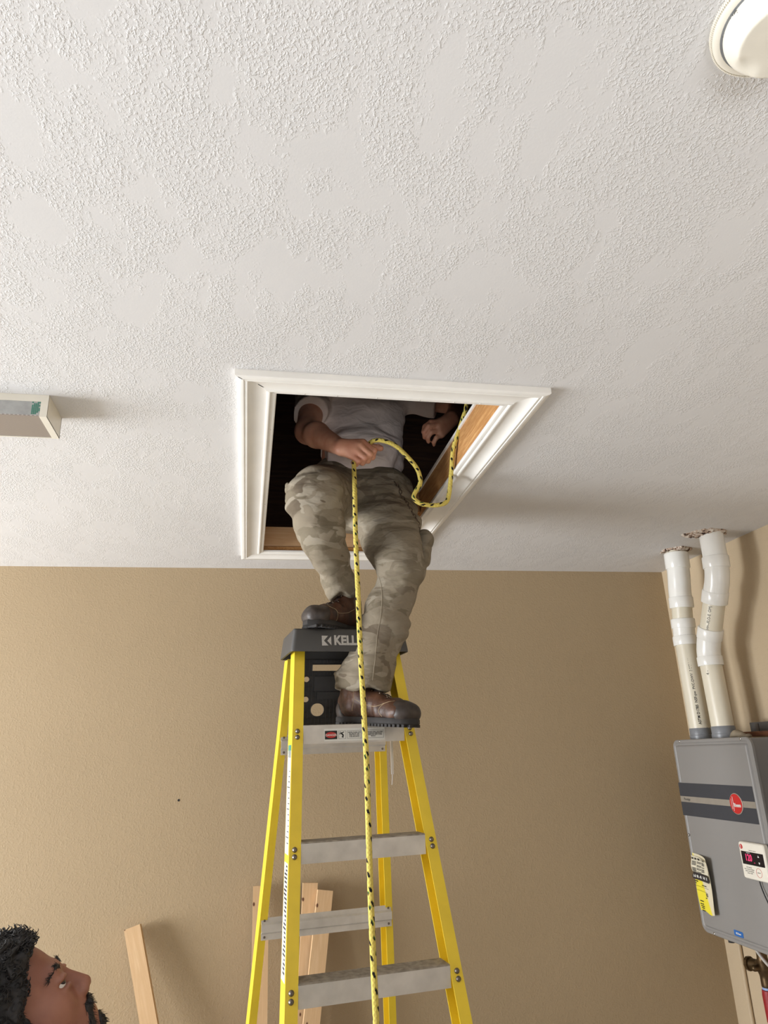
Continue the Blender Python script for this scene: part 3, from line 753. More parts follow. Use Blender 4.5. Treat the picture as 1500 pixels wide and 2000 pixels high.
for A, B, r in (((-.003, .001), (.003, -.006), .0022), ((.003, -.006), (.002, -.012), .0013), ((-.003, .001), (-.008, -.002), .0012), ((-.002, .001), (.005, .0035), .0012), ((.003, -.006), (-.001, -.011), .0012), ((-.006, .003), (-.0062, .0032), .0018)):
    d = Vector((B[0]-A[0], B[1]-A[1], 0)); n_ = Vector((-d.y, d.x, 0)).normalized()*r if d.length > 1e-6 else Vector((0, r, 0))
    d2 = d.normalized()*r*.4
    q = [Vector((*A, 0))-d2+n_, Vector((*A, 0))-d2-n_, Vector((*B, 0))+d2-n_, Vector((*B, 0))+d2+n_]
    fig.faces.new([fig.verts.new(F0(-.039, ZT-.001) @ (p+Vector((0, 0, .0002)))) for p in q])
fin('falling_figure', fig, M['ink'], sx0)
for cx, wds in ((-.0025, ('NEVER STAND ON', 'OR ABOVE THIS', 'STEP YOU CAN', 'LOSE BALANCE')), (.0565, ('USE LADDER ONLY ON FIRM', 'LEVEL SURFACE KEEP BODY', 'CENTERED DO NOT OVER', 'REACH'))):
    text('sticker_lettering', '\n'.join(wds), .0048, F0(cx, ZT-.0050), M['ink'], sx0, ext=.0001, off=.0001, sx=.95)
# long instruction labels on the outer web of the left front rail
def webmat(z): return basis((-(fx(z)+.0153), fy(z)+.030, z), (0, -1, 0), (-FK*-1*0-.07*-1*0, 0, 1))
def websticker(z0, z1, yy0, yy1, mat, nm='rail_label'):
    bm = bmesh.new(); vs = []
    for z, yv in ((z0, yy0), (z0, yy1), (z1, yy1), (z1, yy0)): vs.append(bm.verts.new((-(fx(z)+.0154), fy(z)+yv, z)))
    bm.faces.new(vs); vs2 = [bm.verts.new(v.co+Vector((-.0004, 0, 0))) for v in vs]; bm.faces.new(vs2[::-1])
    for i in range(4): bm.faces.new((vs[i], vs[(i+1) % 4], vs2[(i+1) % 4], vs2[i]))
    return fin(nm, bm, mat, lad)
websticker(1.345, 1.61, .008, .062, M['paper']); websticker(1.59, 1.625, .012, .058, M['tealink']); websticker(1.07, 1.325, .008, .062, M['paper'])
for k in range(26):
    z = 1.085+k*.0092; a = .012+random.random()*.006; websticker(z, z+.0045, a, .03+random.random()*.028, M['ink'], 'label_print').location.x = -.0004
for k in range(14):
    z = 1.37+k*.014; websticker(z, z+.003, .014, .03+random.random()*.025, M['greyink'], 'label_print').location.x = -.0004

# ================================================================== LUMBER AT THE WALL
def board(label, x, ztop, tilt, wd=.062, th=.03, yaw_=0, lean=.10, y=None):
    L = ztop/math.cos(abs(tilt)); o = box('lumber_board', (-wd/2, -th/2, 0), (wd/2, th/2, L), M['stud'], bevel=.0015)
    xb = x+math.tan(tilt)*ztop
    yt = (Y1-th/2-.004) if y is None else y
    o.location = (xb, yt-lean-.02, .008); o.rotation_euler = (-math.atan2(lean, ztop), 0, 0)
    o.rotation_euler = Euler((-math.atan2(lean, ztop), -tilt*1.0, yaw_)); setp(o, label, 'board', None)
    return o
board('short knotty pine board leaning left at the wall, nearest the bearded man', -.420, .997, .28, .060, .035, .0, .16)
board('pine board leaning behind the left rear rail of the stepladder', .072, 1.105, .0, .062, .03, -.0, .14)
b3 = board('pine board seen just right of the left front ladder rail, middle of three', .272, 1.098, -.06, .06, .03, 0, .10)
board('pine board leaning with its top edge furthest right, by the ladder rope', .332, 1.085, -.15, .062, .03, 0, .20, Y1-.052)

# ================================================================== VENT PIPES
def dirm(org, d):
    d_, u, v = frame(d); m = Matrix((u, v, d_)).transposed().to_4x4(); m.translation = Vector(org); return m
def vent(label, nodes, loc):
    """nodes: list of ('pipe'|'fit'|'elbow', points)"""
    e = empty('vent_pipe', loc, label=label, cat='vent pipe'); o = Vector(loc)
    for kind, pts, r in nodes:
        pts = [Vector(p)-o for p in pts]
        if kind == 'pipe': tube('pipe_section', pts, r, M['pvc'], e, 36)
        elif kind == 'collar':
            d = pts[1]-pts[0]; L = d.length
            lathe('coupling', [(r-.004, 0), (r-.001, 0), (r, .002), (r, L-.004), (r-.0015, L-.001), (r-.004, L)], dirm(pts[0], d), M['pvcfit'], e, 36)
        elif kind == 'bend':
            tube('elbow', spline(pts, 6), r, M['pvcfit'], e, 36)
        elif kind == 'grey':
            d = pts[1]-pts[0]; L = d.length
            lathe('flue_adapter', [(r-.004, 0), (r+.001, 0), (r+.001, L*.35), (r-.001, L*.4), (r-.001, L*.9), (r-.004, L)], dirm(pts[0], d), M['greyplastic'], e, 36)
    return e
PX = 1.95; R3 = .0445; RC = .052
pl_ = vent('left of two white vent pipes above the water heater, nearly straight', [
    ('grey', [(PX, 2.915, 1.598), (PX, 2.915, 1.648)], .047),
    ('pipe', [(PX, 2.915, 1.635), (PX, 2.912, 2.02)], R3),
    ('collar', [(PX, 2.912, 2.005), (PX, 2.912, 2.047)], RC), ('bend', [(PX, 2.912, 2.04), (PX, 2.910, 2.06), (PX, 2.906, 2.09)], R3+.003),
    ('collar', [(PX, 2.906, 2.082), (PX, 2.903, 2.124)], RC), ('pipe', [(PX, 2.904, 2.11), (PX, 2.892, 2.18)], R3),
    ('collar', [(PX, 2.893, 2.172), (PX, 2.889, 2.222)], RC+.001), ('bend', [(PX, 2.89, 2.215), (PX, 2.885, 2.26), (PX, 2.875, 2.31), (PX, 2.868, 2.36)], R3+.005),
    ('collar', [(PX, 2.869, 2.352), (PX, 2.866, 2.425)], RC+.002), ('pipe', [(PX, 2.867, 2.385), (PX, 2.866, 2.75)], R3)], (PX, 2.915, 1.6))
pr_ = vent('right of two white vent pipes above the water heater, with a jog near the ceiling', [
    ('grey', [(PX, 2.757, 1.598), (PX, 2.757, 1.648)], .048),
    ('pipe', [(PX, 2.757, 1.635), (PX, 2.760, 1.91)], R3),
    ('collar', [(PX, 2.760, 1.895), (PX, 2.760, 1.935)], RC), ('bend', [(PX, 2.760, 1.925), (PX, 2.757, 1.96), (PX, 2.742, 2.0), (PX, 2.728, 2.025)], R3+.004),
    ('collar', [(PX, 2.737, 2.008), (PX, 2.714, 2.05)], RC), ('pipe', [(PX, 2.72, 2.035), (PX, 2.652, 2.165)], R3),
    ('collar', [(PX, 2.660, 2.148), (PX, 2.636, 2.195)], RC+.001), ('bend', [(PX, 2.641, 2.185), (PX, 2.618, 2.225), (PX, 2.603, 2.27), (PX, 2.600, 2.31)], R3+.005),
    ('collar', [(PX, 2.600, 2.285), (PX, 2.597, 2.335)], RC+.002), ('bend', [(PX, 2.597, 2.32), (PX, 2.590, 2.75)], R3+.0045)], (PX, 2.757, 1.6))
def cyltext(s, size, base, ztop, ang, par, col, flip=1, off=0):
    """lettering running down a vertical pipe, curved by its own narrow size"""
    o = Vector(base); n_ = Vector((-math.cos(ang), -math.sin(ang), 0)); upd = Vector((0, 0, 1)).cross(n_)
    m = basis(o+n_*(R3-.0002), (0, 0, 1), -upd if flip > 0 else upd)
    m = Matrix((Vector((0, 0, 1)), n_.cross(Vector((0, 0, 1))), n_)).transposed().to_4x4(); m.translation = o+n_*(R3+.0001)-Vector(par.location)
    return text('pipe_lettering', s, size, m, col, par, ext=.0006, align='LEFT', off=off)
cyltext('ASTM D1785  NSF-pw  PVC-DWV  3 SCH 40  ASTM D2665', .0150, (PX, 2.914, 1.66), 0, 1.05, pl_, M['ink'], off=.0002)
d = Vector((0, 2.652-2.72, 2.165-2.035)).normalized(); n_ = Vector((-.80, -.58, -.16)); n_ = (n_-d*n_.dot(d)).normalized()
m = Matrix((d, n_.cross(d), n_)).transposed().to_4x4(); m.translation = Vector((PX, 2.712, 2.05))+n_*(R3+.0002)-Vector(pr_.location)
text('pipe_lettering', 'H=--FLO-E  OM)', .0165, m, M['greyink'], pr_, ext=.0006, align='LEFT', sx=.9)
n_ = Vector((-.85, -.52, 0)).normalized(); m = Matrix((Vector((0, 0, 1)), n_.cross(Vector((0, 0, 1))), n_)).transposed().to_4x4(); m.translation = Vector((PX, 2.760, 1.855))+n_*(R3+.0002)-Vector(pr_.location)
text('pipe_lettering', '4 -', .017, m, M['ink'], pr_, ext=.0006, align='LEFT')
def spackle(x, y, rx, ry, sd):
    S = SDF((x-rx-.03, y-ry-.03, CEIL-.03), (x+rx+.03, y+ry+.03, CEIL+.01), .0035)
    S.ell((x, y, CEIL), (rx, ry, .013), k=.001); S.rnoise((90, 90, 90), .006, sd); S.rnoise((35, 35, 35), .006, sd+2)
    S.cut((x, y, CEIL+.002), (0, 0, 1)); V, F = S.mesh(); return sobj('spackle_ring', V, F, M['patch'], ceiling)
spackle(1.955, 2.862, .068, .062, 1); spackle(1.935, 2.590, .085, .060, 5); spackle(1.865, 2.62, .035, .028, 8)

# ================================================================== WATER HEATER
HXf = 1.865; HYa, HYb, HZa, HZb = 2.490, 3.012, .852, 1.600
wh = empty('water_heater', (2.0, (HYa+HYb)/2, HZa), label='grey wall-mounted tankless water heater with two charcoal stripes', cat='water heater')
wo = Vector(wh.location)
hb = basis(Vector((HXf, HYb, HZa))-wo, (0, -1, 0), (0, 0, 1))      # local: x to the right as seen, y up, z towards the room
WW, HH = HYb-HYa, HZb-HZa
body = box('housing', Vector((HXf+.012, HYa+.012, HZa+.006))-wo, Vector((X1-.002, HYb-.012, HZb-.004))-wo, M['heater'], wh, bevel=.004)
def pstack(name, prof_, mat, par, x0, y0, x1, y1, r, mtx):
    bm = bmesh.new(); rs = []
    for ins, z in prof_:
        rs.append([bm.verts.new(mtx @ Vector((p[0], p[1], z))) for p in rrect(x0+ins, y0+ins, x1-ins, y1-ins, max(r-ins, .002), 6)])
    for a, b in zip(rs, rs[1:]):
        n = len(a)
        for k in range(n): bm.faces.new((a[k], a[(k+1) % n], b[(k+1) % n], b[k]))
    bm.faces.new(rs[0][::-1]); bm.faces.new(rs[-1]); return fin(name, bm, mat, par, smooth='auto')
cover = pstack('front_cover', [(0, -.012), (0, -.003), (.003, 0), (.012, 0), (.0165, -.0035), (.0225, -.0035), (.026, .002), (.029, .004), (.034, .0045)], M['heater'], wh, 0, 0, WW, HH, .032, hb)
zf = .0046
def hrect(name, x0, y0, x1, y1, mat, r=.001, z=zf, th=.0008, par=cover): 
    return plate(name, [rrect(x0, y0, x1, y1, r)], th, mat, hb @ T((0, 0, z)), par)
hz = lambda z: z-HZa
hy = lambda y: HYb-y
hrect('stripe', .004, hz(1.370), WW-.034, hz(1.424), M['stripe'], z=zf+.0002)['label'] = 'upper charcoal stripe'
hrect('stripe', .004, hz(1.347), WW-.034, hz(1.370), M['lightstripe'], z=zf+.0001)
hrect('stripe', .004, hz(1.293), WW-.034, hz(1.347), M['stripe'], z=zf+.0002)['label'] = 'lower charcoal stripe'
text('model_print', 'Prestige', .014, hb @ T((.052, hz(1.3585), zf+.0009)), M['greyink'], cover)
lc = hb @ T((hy(2.632), hz(1.358), zf+.001))
lathe('badge', [(.0385, 0), (.0385, .002), (.036, .003), (0, .003)], lc, M['silverrim'], cover, 40)
lathe('badge_face', [(.0355, .003), (.0355, .0036), (0, .0037)], lc, M['redink'], cover, 40)
text('badge_lettering', 'Rheem', .0185, lc @ T((.007, -.005, .0042)), M['paper'], cover, off=.0005, sx=.85)
for a0_, b0_, a1_, b1_ in ((-.024, -.02, -.0225, .018), (-.0155, .0, -.0135, .026), (-.0155, -.026, -.0135, -.006)):
    plate('badge_lettering', [[(a0_, b0_), (a1_, b0_), (a1_, b1_), (a0_, b1_)]], .0006, M['paper'], lc @ T((0, 0, .0042)), cover)
for y, z in ((2.955, 1.5935), (2.545, 1.5935), (3.000, 1.215), (2.933, .858)):
    lathe('screw', [(0, .0028), (.003, .0025), (.0052, .001), (.0056, 0)], hb @ T((hy(y), hz(z), .0005)), M['screw'], cover, 14)
hrect('blue_label', hy(2.792), hz(.882), hy(2.738), hz(.902), M['blue'], .004, zf+.0006)
text('label_lettering', 'ECOnet', .0085, hb @ T((hy(2.765), hz(.892), zf+.0014)), M['paper'], cover, off=.0003)
# instruction tag : curved sheets
tag = setp(empty('instruction_tag', (HXf-.008, 2.92, 1.04), label='curled yellow and white paper tag stuck on the front of the water heater', cat='paper tag'))
to = Vector(tag.location)
def sheet(name, x0, x1, z0, z1, bulge, mat, lift=.002, tear=0, th=.0006):
    bm = bmesh.new(); nx, nz = 14, 12; g1 = []
    for s_ in (0, 1):
        gg = []
        for i in range(nx+1):
            for j in range(nz+1):
                u, v = i/nx, j/nz; x = x0+(x1-x0)*u; z = z0+(z1-z0)*v
                x += .012*(1-v)*(0.3-u)*1.2 if tear else 0
                b = lift+bulge*(u**2.2)*(.6+.4*v)+.004*math.sin(v*5+u*2)
                z2 = z+(.004*math.sin(u*7) if j == 0 and tear else 0)+(-.006*u*u if j == nz else 0)
                gg.append(bm.verts.new(Vector((HXf-.0056-b-s_*th, HYb-x, z2))-to))
        g1.append(gg)
    q = lambda i, j: i*(nz+1)+j
    for i in range(nx):
        for j in range(nz):
            for s_ in (0, 1):
                a = [g1[s_][q(i, j)], g1[s_][q(i+1, j)], g1[s_][q(i+1, j+1)], g1[s_][q(i, j+1)]]; bm.faces.new(a if s_ else a[::-1])
    bd = [q(i, 0) for i in range(nx)]+[q(nx, j) for j in range(nz)]+[q(i, nz) for i in range(nx, 0, -1)]+[q(0, j) for j in range(nz, 0, -1)]
    for a, b in zip(bd, bd[1:]+bd[:1]): bm.faces.new((g1[0][a], g1[0][b], g1[1][b], g1[1][a]))
    o = fin(name, bm, mat, tag, smooth='auto'); return o
def sheet_at(x, z, x0, x1, z0, z1, bulge, lift):
    u = max(0, (x-x0)/(x1-x0)); v = (z-z0)/(z1-z0)
    return Vector((HXf-.0056-(lift+bulge*(u**2.2)*(.6+.4*v)+.004*math.sin(v*5+u*2))-.0012, HYb-x, z))-to
ym = Mat('yellow_tag_with_faded_edge', srgb(236, 220, 60), .6)
gx = ym.n('ShaderNodeSeparateXYZ'); ym.lk(ym.co(), gx.inputs[0])
a_ = ym.math('ADD', ym.math('MULTIPLY', gx.outputs[1], 1.0), ym.math('MULTIPLY', gx.outputs[2], -.45))
ym.color(ym.ramp(ym.math('MULTIPLY', ym.math('ADD', a_, .10), 5.0), [(.55, srgb(224, 214, 186)), (.60, srgb(238, 222, 60))]))
SY = (.024, .158, .934, 1.148, .026, .003)
sheet('tag_back_sheet', SY[0], SY[1], SY[2], SY[3], SY[4], ym.m, SY[5], tear=1)
SW = (.018, .152, 1.078, 1.138, .024, .007)
sheet('tag_front_sheet', *SW[:5], M['tagcream'], SW[5])
SB = (.018, .150, 1.050, 1.078, .024, .008)
sheet('tag_band', *SB[:5], M['tagdark'], SB[5])
def tagtext(s, size, x, z, P_, mat, off=0, sl=0):
    p0 = sheet_at(x, z, *P_); p1 = sheet_at(x+.06, z, *P_); r_ = (p1-p0); r_.z = sl
    m = basis(p0, r_, (0, 0, 1)); m.translation = p0+(m.to_3x3() @ Vector((0, 0, .001)))
    text('tag_lettering', s, size, m, mat, tag, ext=.0002, align='LEFT', off=off)
for i, ch in enumerate(('WE', 'ARE', 'HERE', 'TO', 'HELP')): tagtext(ch, .0098, (.022, .042, .066, .098, .116)[i], 1.128, SW, M['ink'], .0004)
for k in range(9):
    z = 1.118-k*.0042
    for x0_, s in ((.026, 'instructions for'), (.062, 'the home owner'), (.098, 'to keep here')):
        if (k*7+int(x0_*100)) % 5: tagtext(s, .0048, x0_, z-(.003 if k > 4 else 0), SW, M['greyink'], .0002)
for i, ch in enumerate(('1-8', '00', '-43', '3-8', '73')): tagtext(ch, .0140, (.026, .050, .069, .096, .122)[i], 1.063, SB, M['paper'], .0006)
for s, x, z, sz in (('NOTICE', .022, 1.043, .006), ('form', .024, 1.036, .005), ('keep for records', .07, 1.032, .005), ('15', .092, 1.000, .018), ('years', .09, .989, .005), ('tear here', .042, .973, .007), ('please call', .040, .962, .006), ('for service', .042, .954, .006), ('or advice', .042, .947, .006), ('thank you', .044, .938, .006)):
    tagtext(s, sz, x, z, SY, M['ink'], .0003)
for z, a, b in ((1.027, .02, .118), (1.012, .02, .10)):
    p0 = sheet_at(a, z, *SY); p1 = sheet_at(b, z-.003, *SY); tube('tag_rule', [p0+Vector((-.001, 0, 0)), p1+Vector((-.001, 0, 0))], .0004, M['ink'], tag, 5)
# temperature controller
ct = empty('temperature_controller', (HXf-.018, 2.57, 1.165), label='white temperature controller with dark display reading 120', cat='controller')
co_ = Vector(ct.location); cm = basis(Vector((HXf-.0056, 2.642, 1.102))-co_, (0, -1, 0), (0, 0, 1))
pstack('case', [(0, .0), (0, .014), (.003, .018), (.008, .0185)], M['white_plastic'], ct, 0, 0, .140, .126, .010, cm)
def cp(name, x0, y0, x1, y1, mat, z=.0188, r=.001): return plate(name, [rrect(x0, y0, x1, y1, r)], .0006, mat, cm @ T((0, 0, z)), ct)
cp('display', .010, .050, .131, .094, M['display'])
text('display_digits', '120', .032, cm @ T((.048, .073, .0194)), M['led'], ct, off=.0006, sx=.8)
text('display_print', 'PRIORITY', .005, cm @ T((.05, .090, .0194)), M['paper'], ct, ext=.0001); text('display_print', 'on', .006, cm @ T((.078, .060, .0194)), M['led'], ct, ext=.0001)
for yy, s in ((.084, 1), (.060, -1)): plate('arrow_key', [[(-.004, -.004*s), (.004, -.004*s), (0, .004*s)]], .0006, M['paper'], cm @ T((.104, yy, .0194)), ct)
lathe('badge', [(.0085, 0), (.0085, .0006), (0, .0007)], cm @ T((.015, .109, .0185)), M['redink'], ct, 24)
plate('badge_mark', [rrect(-.0025, -.006, .0, .006, .0008)], .0004, M['paper'], cm @ T((.015, .109, .0195)), ct)
text('case_print', 'TANKLESS CONTROL', .0042, cm @ T((.075, .099, .0188)), M['greyink'], ct, ext=.0001)
for k, s in enumerate(('HOT WATER', 'MAY CAUSE SCALDING', 'READ THE MANUAL', 'CHECK TEMP')): text('case_print', s, .0052, cm @ T((.040, .040-k*.0065, .0188)), M['ink'], ct, ext=.0001)
ringcurve('button_outline', [cm @ Vector((.092+.015*math.cos(t*math.pi/12), .028+.015*math.sin(t*math.pi/12), .0188)) for t in range(24)], .0006, M['redink'], ct)
text('case_print', 'PRIORITY', .004, cm @ T((.092, .028, .0190)), M['ink'], ct, ext=.0001)
tube('cord', spline([cm @ Vector(p) for p in ((.070, .001, .008), (.074, -.020, .008), (.086, -.044, .010), (.104, -.075, .012), (.12, -.12, .012), (.125, -.20, .008), (.12, -.262, -.02))], 6), .0022, M['ink'], ct, 8)

# things right of and under the heater
jb = empty('metal_cabinet', (2.06, 2.16, .95), label='dark grey sheet metal cabinet right of the water heater', cat='cabinet')
jo = Vector(jb.location)
box('cabinet_box', Vector((1.975, 1.85, .95))-jo, Vector((X1-.002, 2.487, 1.588))-jo, M['steel'], jb, bevel=.003)
box('cabinet_lid_rim', Vector((1.969, 1.85, 1.560))-jo, Vector((1.976, 2.487, 1.590))-jo, M['steel'], jb, bevel=.002)
lathe('cabinet_screw', [(0, .002), (.004, .001), (.0045, 0)], basis(Vector((1.969, 2.452, 1.575))-jo, (0, -1, 0), (0, 0, 1)), M['ink'], jb, 10)
sb = setp(box('wooden_board', (1.985, 1.85, 1.600), (X1-.003, 2.70, 1.620), M['shelfwood'], bevel=.004), label='reddish brown board lying across the top of the grey metal cabinet', cat='board')
mb = empty('metal_strip', (2.08, 2.4, 1.617), label='dark metal strip lying on the brown board right of the pipes', cat='metal strip')
mo = Vector(mb.location)
box('strip_body', Vector((2.05, 2.10, 1.6205))-mo, Vector((X1-.006, 2.72, 1.656))-mo, M['steel'], mb, bevel=.002)
for y in (2.665, 2.59, 2.5): box('strip_clip', Vector((2.045, y, 1.620))-mo, Vector((2.051, y+.018, 1.650))-mo, M['bolt'], mb, bevel=.001)
S = SDF((1.87, 2.54, 1.59), (1.97, 2.70, 1.66), .0035)
S.cap((1.92, 2.57, 1.600), (1.925, 2.675, 1.604), .012, .010, k=.01); S.ell((1.92, 2.635, 1.612), (.022, .030, .016), k=.01); S.rnoise((60, 60, 60), .004, 4); S.cut((0, 0, 1.5975), (0, 0, -1)); S.cut((0, 2.703, 0), (0, 1, 0))
V, F = S.mesh(); rg = setp(sobj('rag', V, F, cloth('dusty_rag_cloth', srgb(150, 138, 118), srgb(118, 106, 90)).m, None, (1.92, 2.62, 1.6)), label='dusty crumpled rag on top of the heater beside the right vent pipe', cat='rag'); rg.location = (1.92, 2.62, 1.6)
cd = setp(tube('wall_conduit', [(X1-.010, 3.16, .02), (X1-.010, 3.16, 1.2)], .009, M['wall_r'], None, 16), label='tan painted conduit running down the side wall below the water heater', cat='conduit')
vp = empty('water_pipe_valve', (2.0, 2.875, .80), label='dark brass valve with red sleeved pipe under the water heater', cat='valve')
vo = Vector(vp.location)
v_ = lambda *p: Vector(p)-vo
tube('pipe_stub', [v_(2.0, 2.850, .855), v_(2.0, 2.850, .70)], .013, M['copper'], vp, 16)
S = SDF((1.93, 2.78, .66), (2.07, 2.95, .84), .003)
S.cap((2.0, 2.850, .82), (2.0, 2.850, .69), .019, .021, k=.008); S.cap((2.0, 2.850, .755), (1.985, 2.915, .750), .018, .020, k=.01); S.ell((2.0, 2.850, .75), (.028, .028, .030), k=.01); S.cap((2.0, 2.85, .75), (1.955, 2.845, .752), .010, .012, k=.006)
V, F = S.mesh(); sobj('valve_body', V, F, M['brass'], vp, vo, 1)
lathe('valve_cap', [(.016, 0), (.026, .002), (.026, .014), (.020, .018), (0, .018)], dirm(v_(1.985, 2.905, .750), (-.2, 1, -.05)), M['brass'], vp, 10)
lathe('blue_collar', [(.012, 0), (.020, 0), (.020, .014), (.012, .014)], dirm(v_(2.0, 2.850, .690), (0, 0, -1)), simple('pale_blue_collar', srgb(140, 160, 200), .4), vp, 20)
lathe('red_sleeve', [(.012, 0), (.022, .002), (.024, .02), (.021, .11), (.012, .112)], dirm(v_(2.0, 2.850, .676), (0, .04, -1)), M['redhandle'], vp, 20)
tube('pipe_run', spline([v_(2.0, 2.850, .57), v_(2.0, 2.852, .40), v_(2.0, 2.852, .05)], 4), .012, M['copper'], vp, 14)
S = SDF((1.93, 2.66, .78), (2.05, 2.86, .86), .003); S.cap((1.99, 2.83, .838), (1.98, 2.72, .812), .014, .017, k=.004, flat=((0, 0, 1), 1.6)); S.cap((1.98, 2.72, .812), (1.985, 2.69, .80), .012, .008, k=.008)
V, F = S.mesh(); sobj('red_lever', V, F, M['redhandle'], vp, vo, 1)
tube('flex_hose', spline([v_(1.965, 2.845, .835), v_(1.958, 2.80, .805), v_(1.955, 2.74, .775), v_(1.96, 2.66, .748), v_(1.99, 2.60, .70)], 8), .006, M['alu'], vp, 12)
hb2 = lathe('bottom_fitting', [(.0, 0), (.010, .001), (.012, .006), (.012, .022), (.0, .022)], dirm(Vector((1.90, 2.88, .858))-wo, (0, 0, -1)), M['ink'], wh, 12)

# ================================================================== PEOPLE
def Ml(R): return [[R[i][j] for j in range(3)] for i in range(3)]
def head_sdf(S, H, R, k=.02, s=1.0):
    """adds a human head; R columns = forward, left, up"""
    H = Vector(H); R = Matrix(R)
    P = lambda x, y, z: tuple(H+R @ Vector((x*s, y*s, z*s)))
    RL = Ml(R); E_ = lambda c, r, k_=.02, cv=False: S.ell(P(*c), [q*s for q in r], RL, k_, cv)
    C_ = lambda a, b, ra, rb=None, k_=.012: S.cap(P(*a), P(*b), ra*s, (ra if rb is None else rb)*s, k_)
    E_((-.018, 0, .045), (.100, .077, .088)); E_((.030, 0, -.030), (.060, .060, .088), .03)
    for y in (-1, 1):
        C_((.0, .048*y, -.055), (.062, .018*y, -.098), .022, .018, .025); E_((.052, .040*y, -.022), (.030, .024, .030), .02)
    E_((.074, 0, -.100), (.020, .022, .019), .015)
    C_((.076, -.032, .024), (.076, .032, .024), .012, .012, .016)
    E_((.066, 0, -.064), (.030, .034, .030), .02)
    for y in (-1, 1): E_((.098, .033*y, .004), (.020, .019, .013), .010, True)
    C_((.086, 0, .012), (.103, 0, -.027), .0080, .0122, .010)
    for y in (-1, 1): E_((.096, .0125*y, -.034), (.012, .008, .009), .006); 
    for y in (-1, 1): E_((.099, .0075*y, -.0425), (.0045, .003, .0025), .002, True)
    C_((.091, -.016, -.059), (.091, .016, -.059), .0065, .0065, .006); C_((.088, -.014, -.071), (.088, .014, -.071), .0072, .0072, .006)
    for y in (-1, 1):
        E_((-.010, .080*y, .0), (.019, .007, .031), .006); E_((-.004, .088*y, .004), (.009, .006, .016), .005, True)
        E_((.083, .032*y, .0118), (.011, .016, .0058), .006); E_((.082, .032*y, -.0055), (.011, .015, .0052), .006)
    return P
def hair_parts(par, org, H, R, mat, s=1.0, curls=300, seed=3, h=.0035):
    H = Vector(H); R = Matrix(R)
    S = SDF((-.15, -.125, -.11), (.12, .125, .19), h)
    S.ell((-.032, 0, .044), (.118, .095, .098), k=.01); S.ell((.020, 0, .088), (.068, .068, .040), k=.03)
    S.ell((.0, .078, .0), (.020, .010, .050), k=.01); S.ell((.0, -.078, .0), (.020, .010, .050), k=.01)
    S.rnoise((70, 70, 70), .007, seed, True); S.rnoise((30, 30, 30), .009, seed+1)
    S.ell((.104, 0, .026), (.072, .13, .066), k=.012, carve=True); S.cut((-.05, 0, -.075), (-.3, 0, -1))
    S.ell((.040, 0, -.03), (.062, .12, .075), k=.008, carve=True)
    V, F = S.mesh(); V = (V*s) @ np.array(R).T+np.array(H)[None]
    o = sobj('hair', V, F, mat, par, org)
    if curls:
        rnd = random.Random(seed); bm = bmesh.new(); n = 0; idx = list(range(len(V))); Hn = np.array(H); up = np.array(R @ Vector((0, 0, 1))); fw = np.array(R @ Vector((1, 0, 0)))
        while n < curls:
            p = V[rnd.choice(idx)]; q = p-Hn
            if q @ up < .02*s or (q@up < .08 and q@fw > .07): continue
            d = Vector(q).normalized(); d = (d+Vector((rnd.uniform(-.5, .5), rnd.uniform(-.5, .5), rnd.uniform(-.5, .5)))).normalized()
            d_, u, v = frame(d); r0 = rnd.uniform(.002, .0045); ph = rnd.random()*6.3; L = rnd.uniform(.007, .015)
            pts = [Vector(p)-Vector(org)-d_*.005+d_*L*t/12+(u*math.cos(ph+t*.62)+v*math.sin(ph+t*.62))*r0*min(1, t/4) for t in range(13)]
            addtube(bm, pts, [.0010]*10+[.0008, .0006, .0003], 4, cap=False); n += 1
        setp(fin('curl', bm, mat, o, smooth=True), kind='stuff')
    return o

# ---------------- worker in the hatch
PO = (.34, 2.29, 1.678)
wk = empty('person', PO, label='worker on the stepladder, head up in the attic, wearing camouflage trousers and grey t-shirt', cat='person')
cx_ = SDF((.06, 1.97, 2.46), (.93, 2.68, 3.47), .0038)
S = cx_
# torso, neck, head
S.cap((.39, 2.47, 2.60), (.41, 2.50, 2.90), .135, .145, .03, ((0, 1, 0), 1.5)); S.cap((.28, 2.50, 2.98), (.55, 2.50, 2.98), .07, .07, .05)
S.cap((.415, 2.50, 3.0), (.42, 2.47, 3.14), .056, .052, .04)
RH = Matrix(((.10, .99, 0), (-.99, .10, -.05), (.05, .0, 1)))
RH = Matrix((Vector((.12, -.97, -.2)).normalized(), Vector((.97, .12, 0)).normalized(), Vector((0, -.2, .98)).normalized())).transposed()
head_sdf(S, (.42, 2.455, 3.255), RH)
# right arm (image left)
O = Vector((.330, 2.06, 2.515)); h_ = lambda u, d, f: tuple(O+Vector((u, -f, -d)))
wr_ = h_(-.052, -.014, -.004)
S.cap((.235, 2.49, 2.98), (.190, 2.30, 2.695), .054, .042, .03); S.cap((.190, 2.30, 2.695), (.214, 2.215, 2.642), .041, .043, .03); S.cap((.214, 2.215, 2.642), wr_, .043, .0265, .02)
mc = [h_(.016, -.028, .014), h_(.006, -.012, .022), h_(-.006, .006, .020), h_(-.018, .022, .012)]
pp = [h_(.050, .004, .024), h_(.035, .019, .029), h_(.020, .031, .026), h_(.000, .040, .020)]
dd = [h_(.048, .020, .004), h_(.032, .033, .006), h_(.014, .041, .004), h_(-.006, .046, .002)]
tt = [h_(.028, .014, -.010), h_(.014, .024, -.010), h_(.0, .030, -.010), h_(-.016, .034, -.010)]
wa, wb_ = h_(-.050, -.024, .002), h_(-.050, -.002, .002)
for i, m_ in enumerate(mc):
    b0_ = Vector(wa).lerp(Vector(wb_), i/3); S.cap(tuple(b0_), m_, .016, .0125, .012)
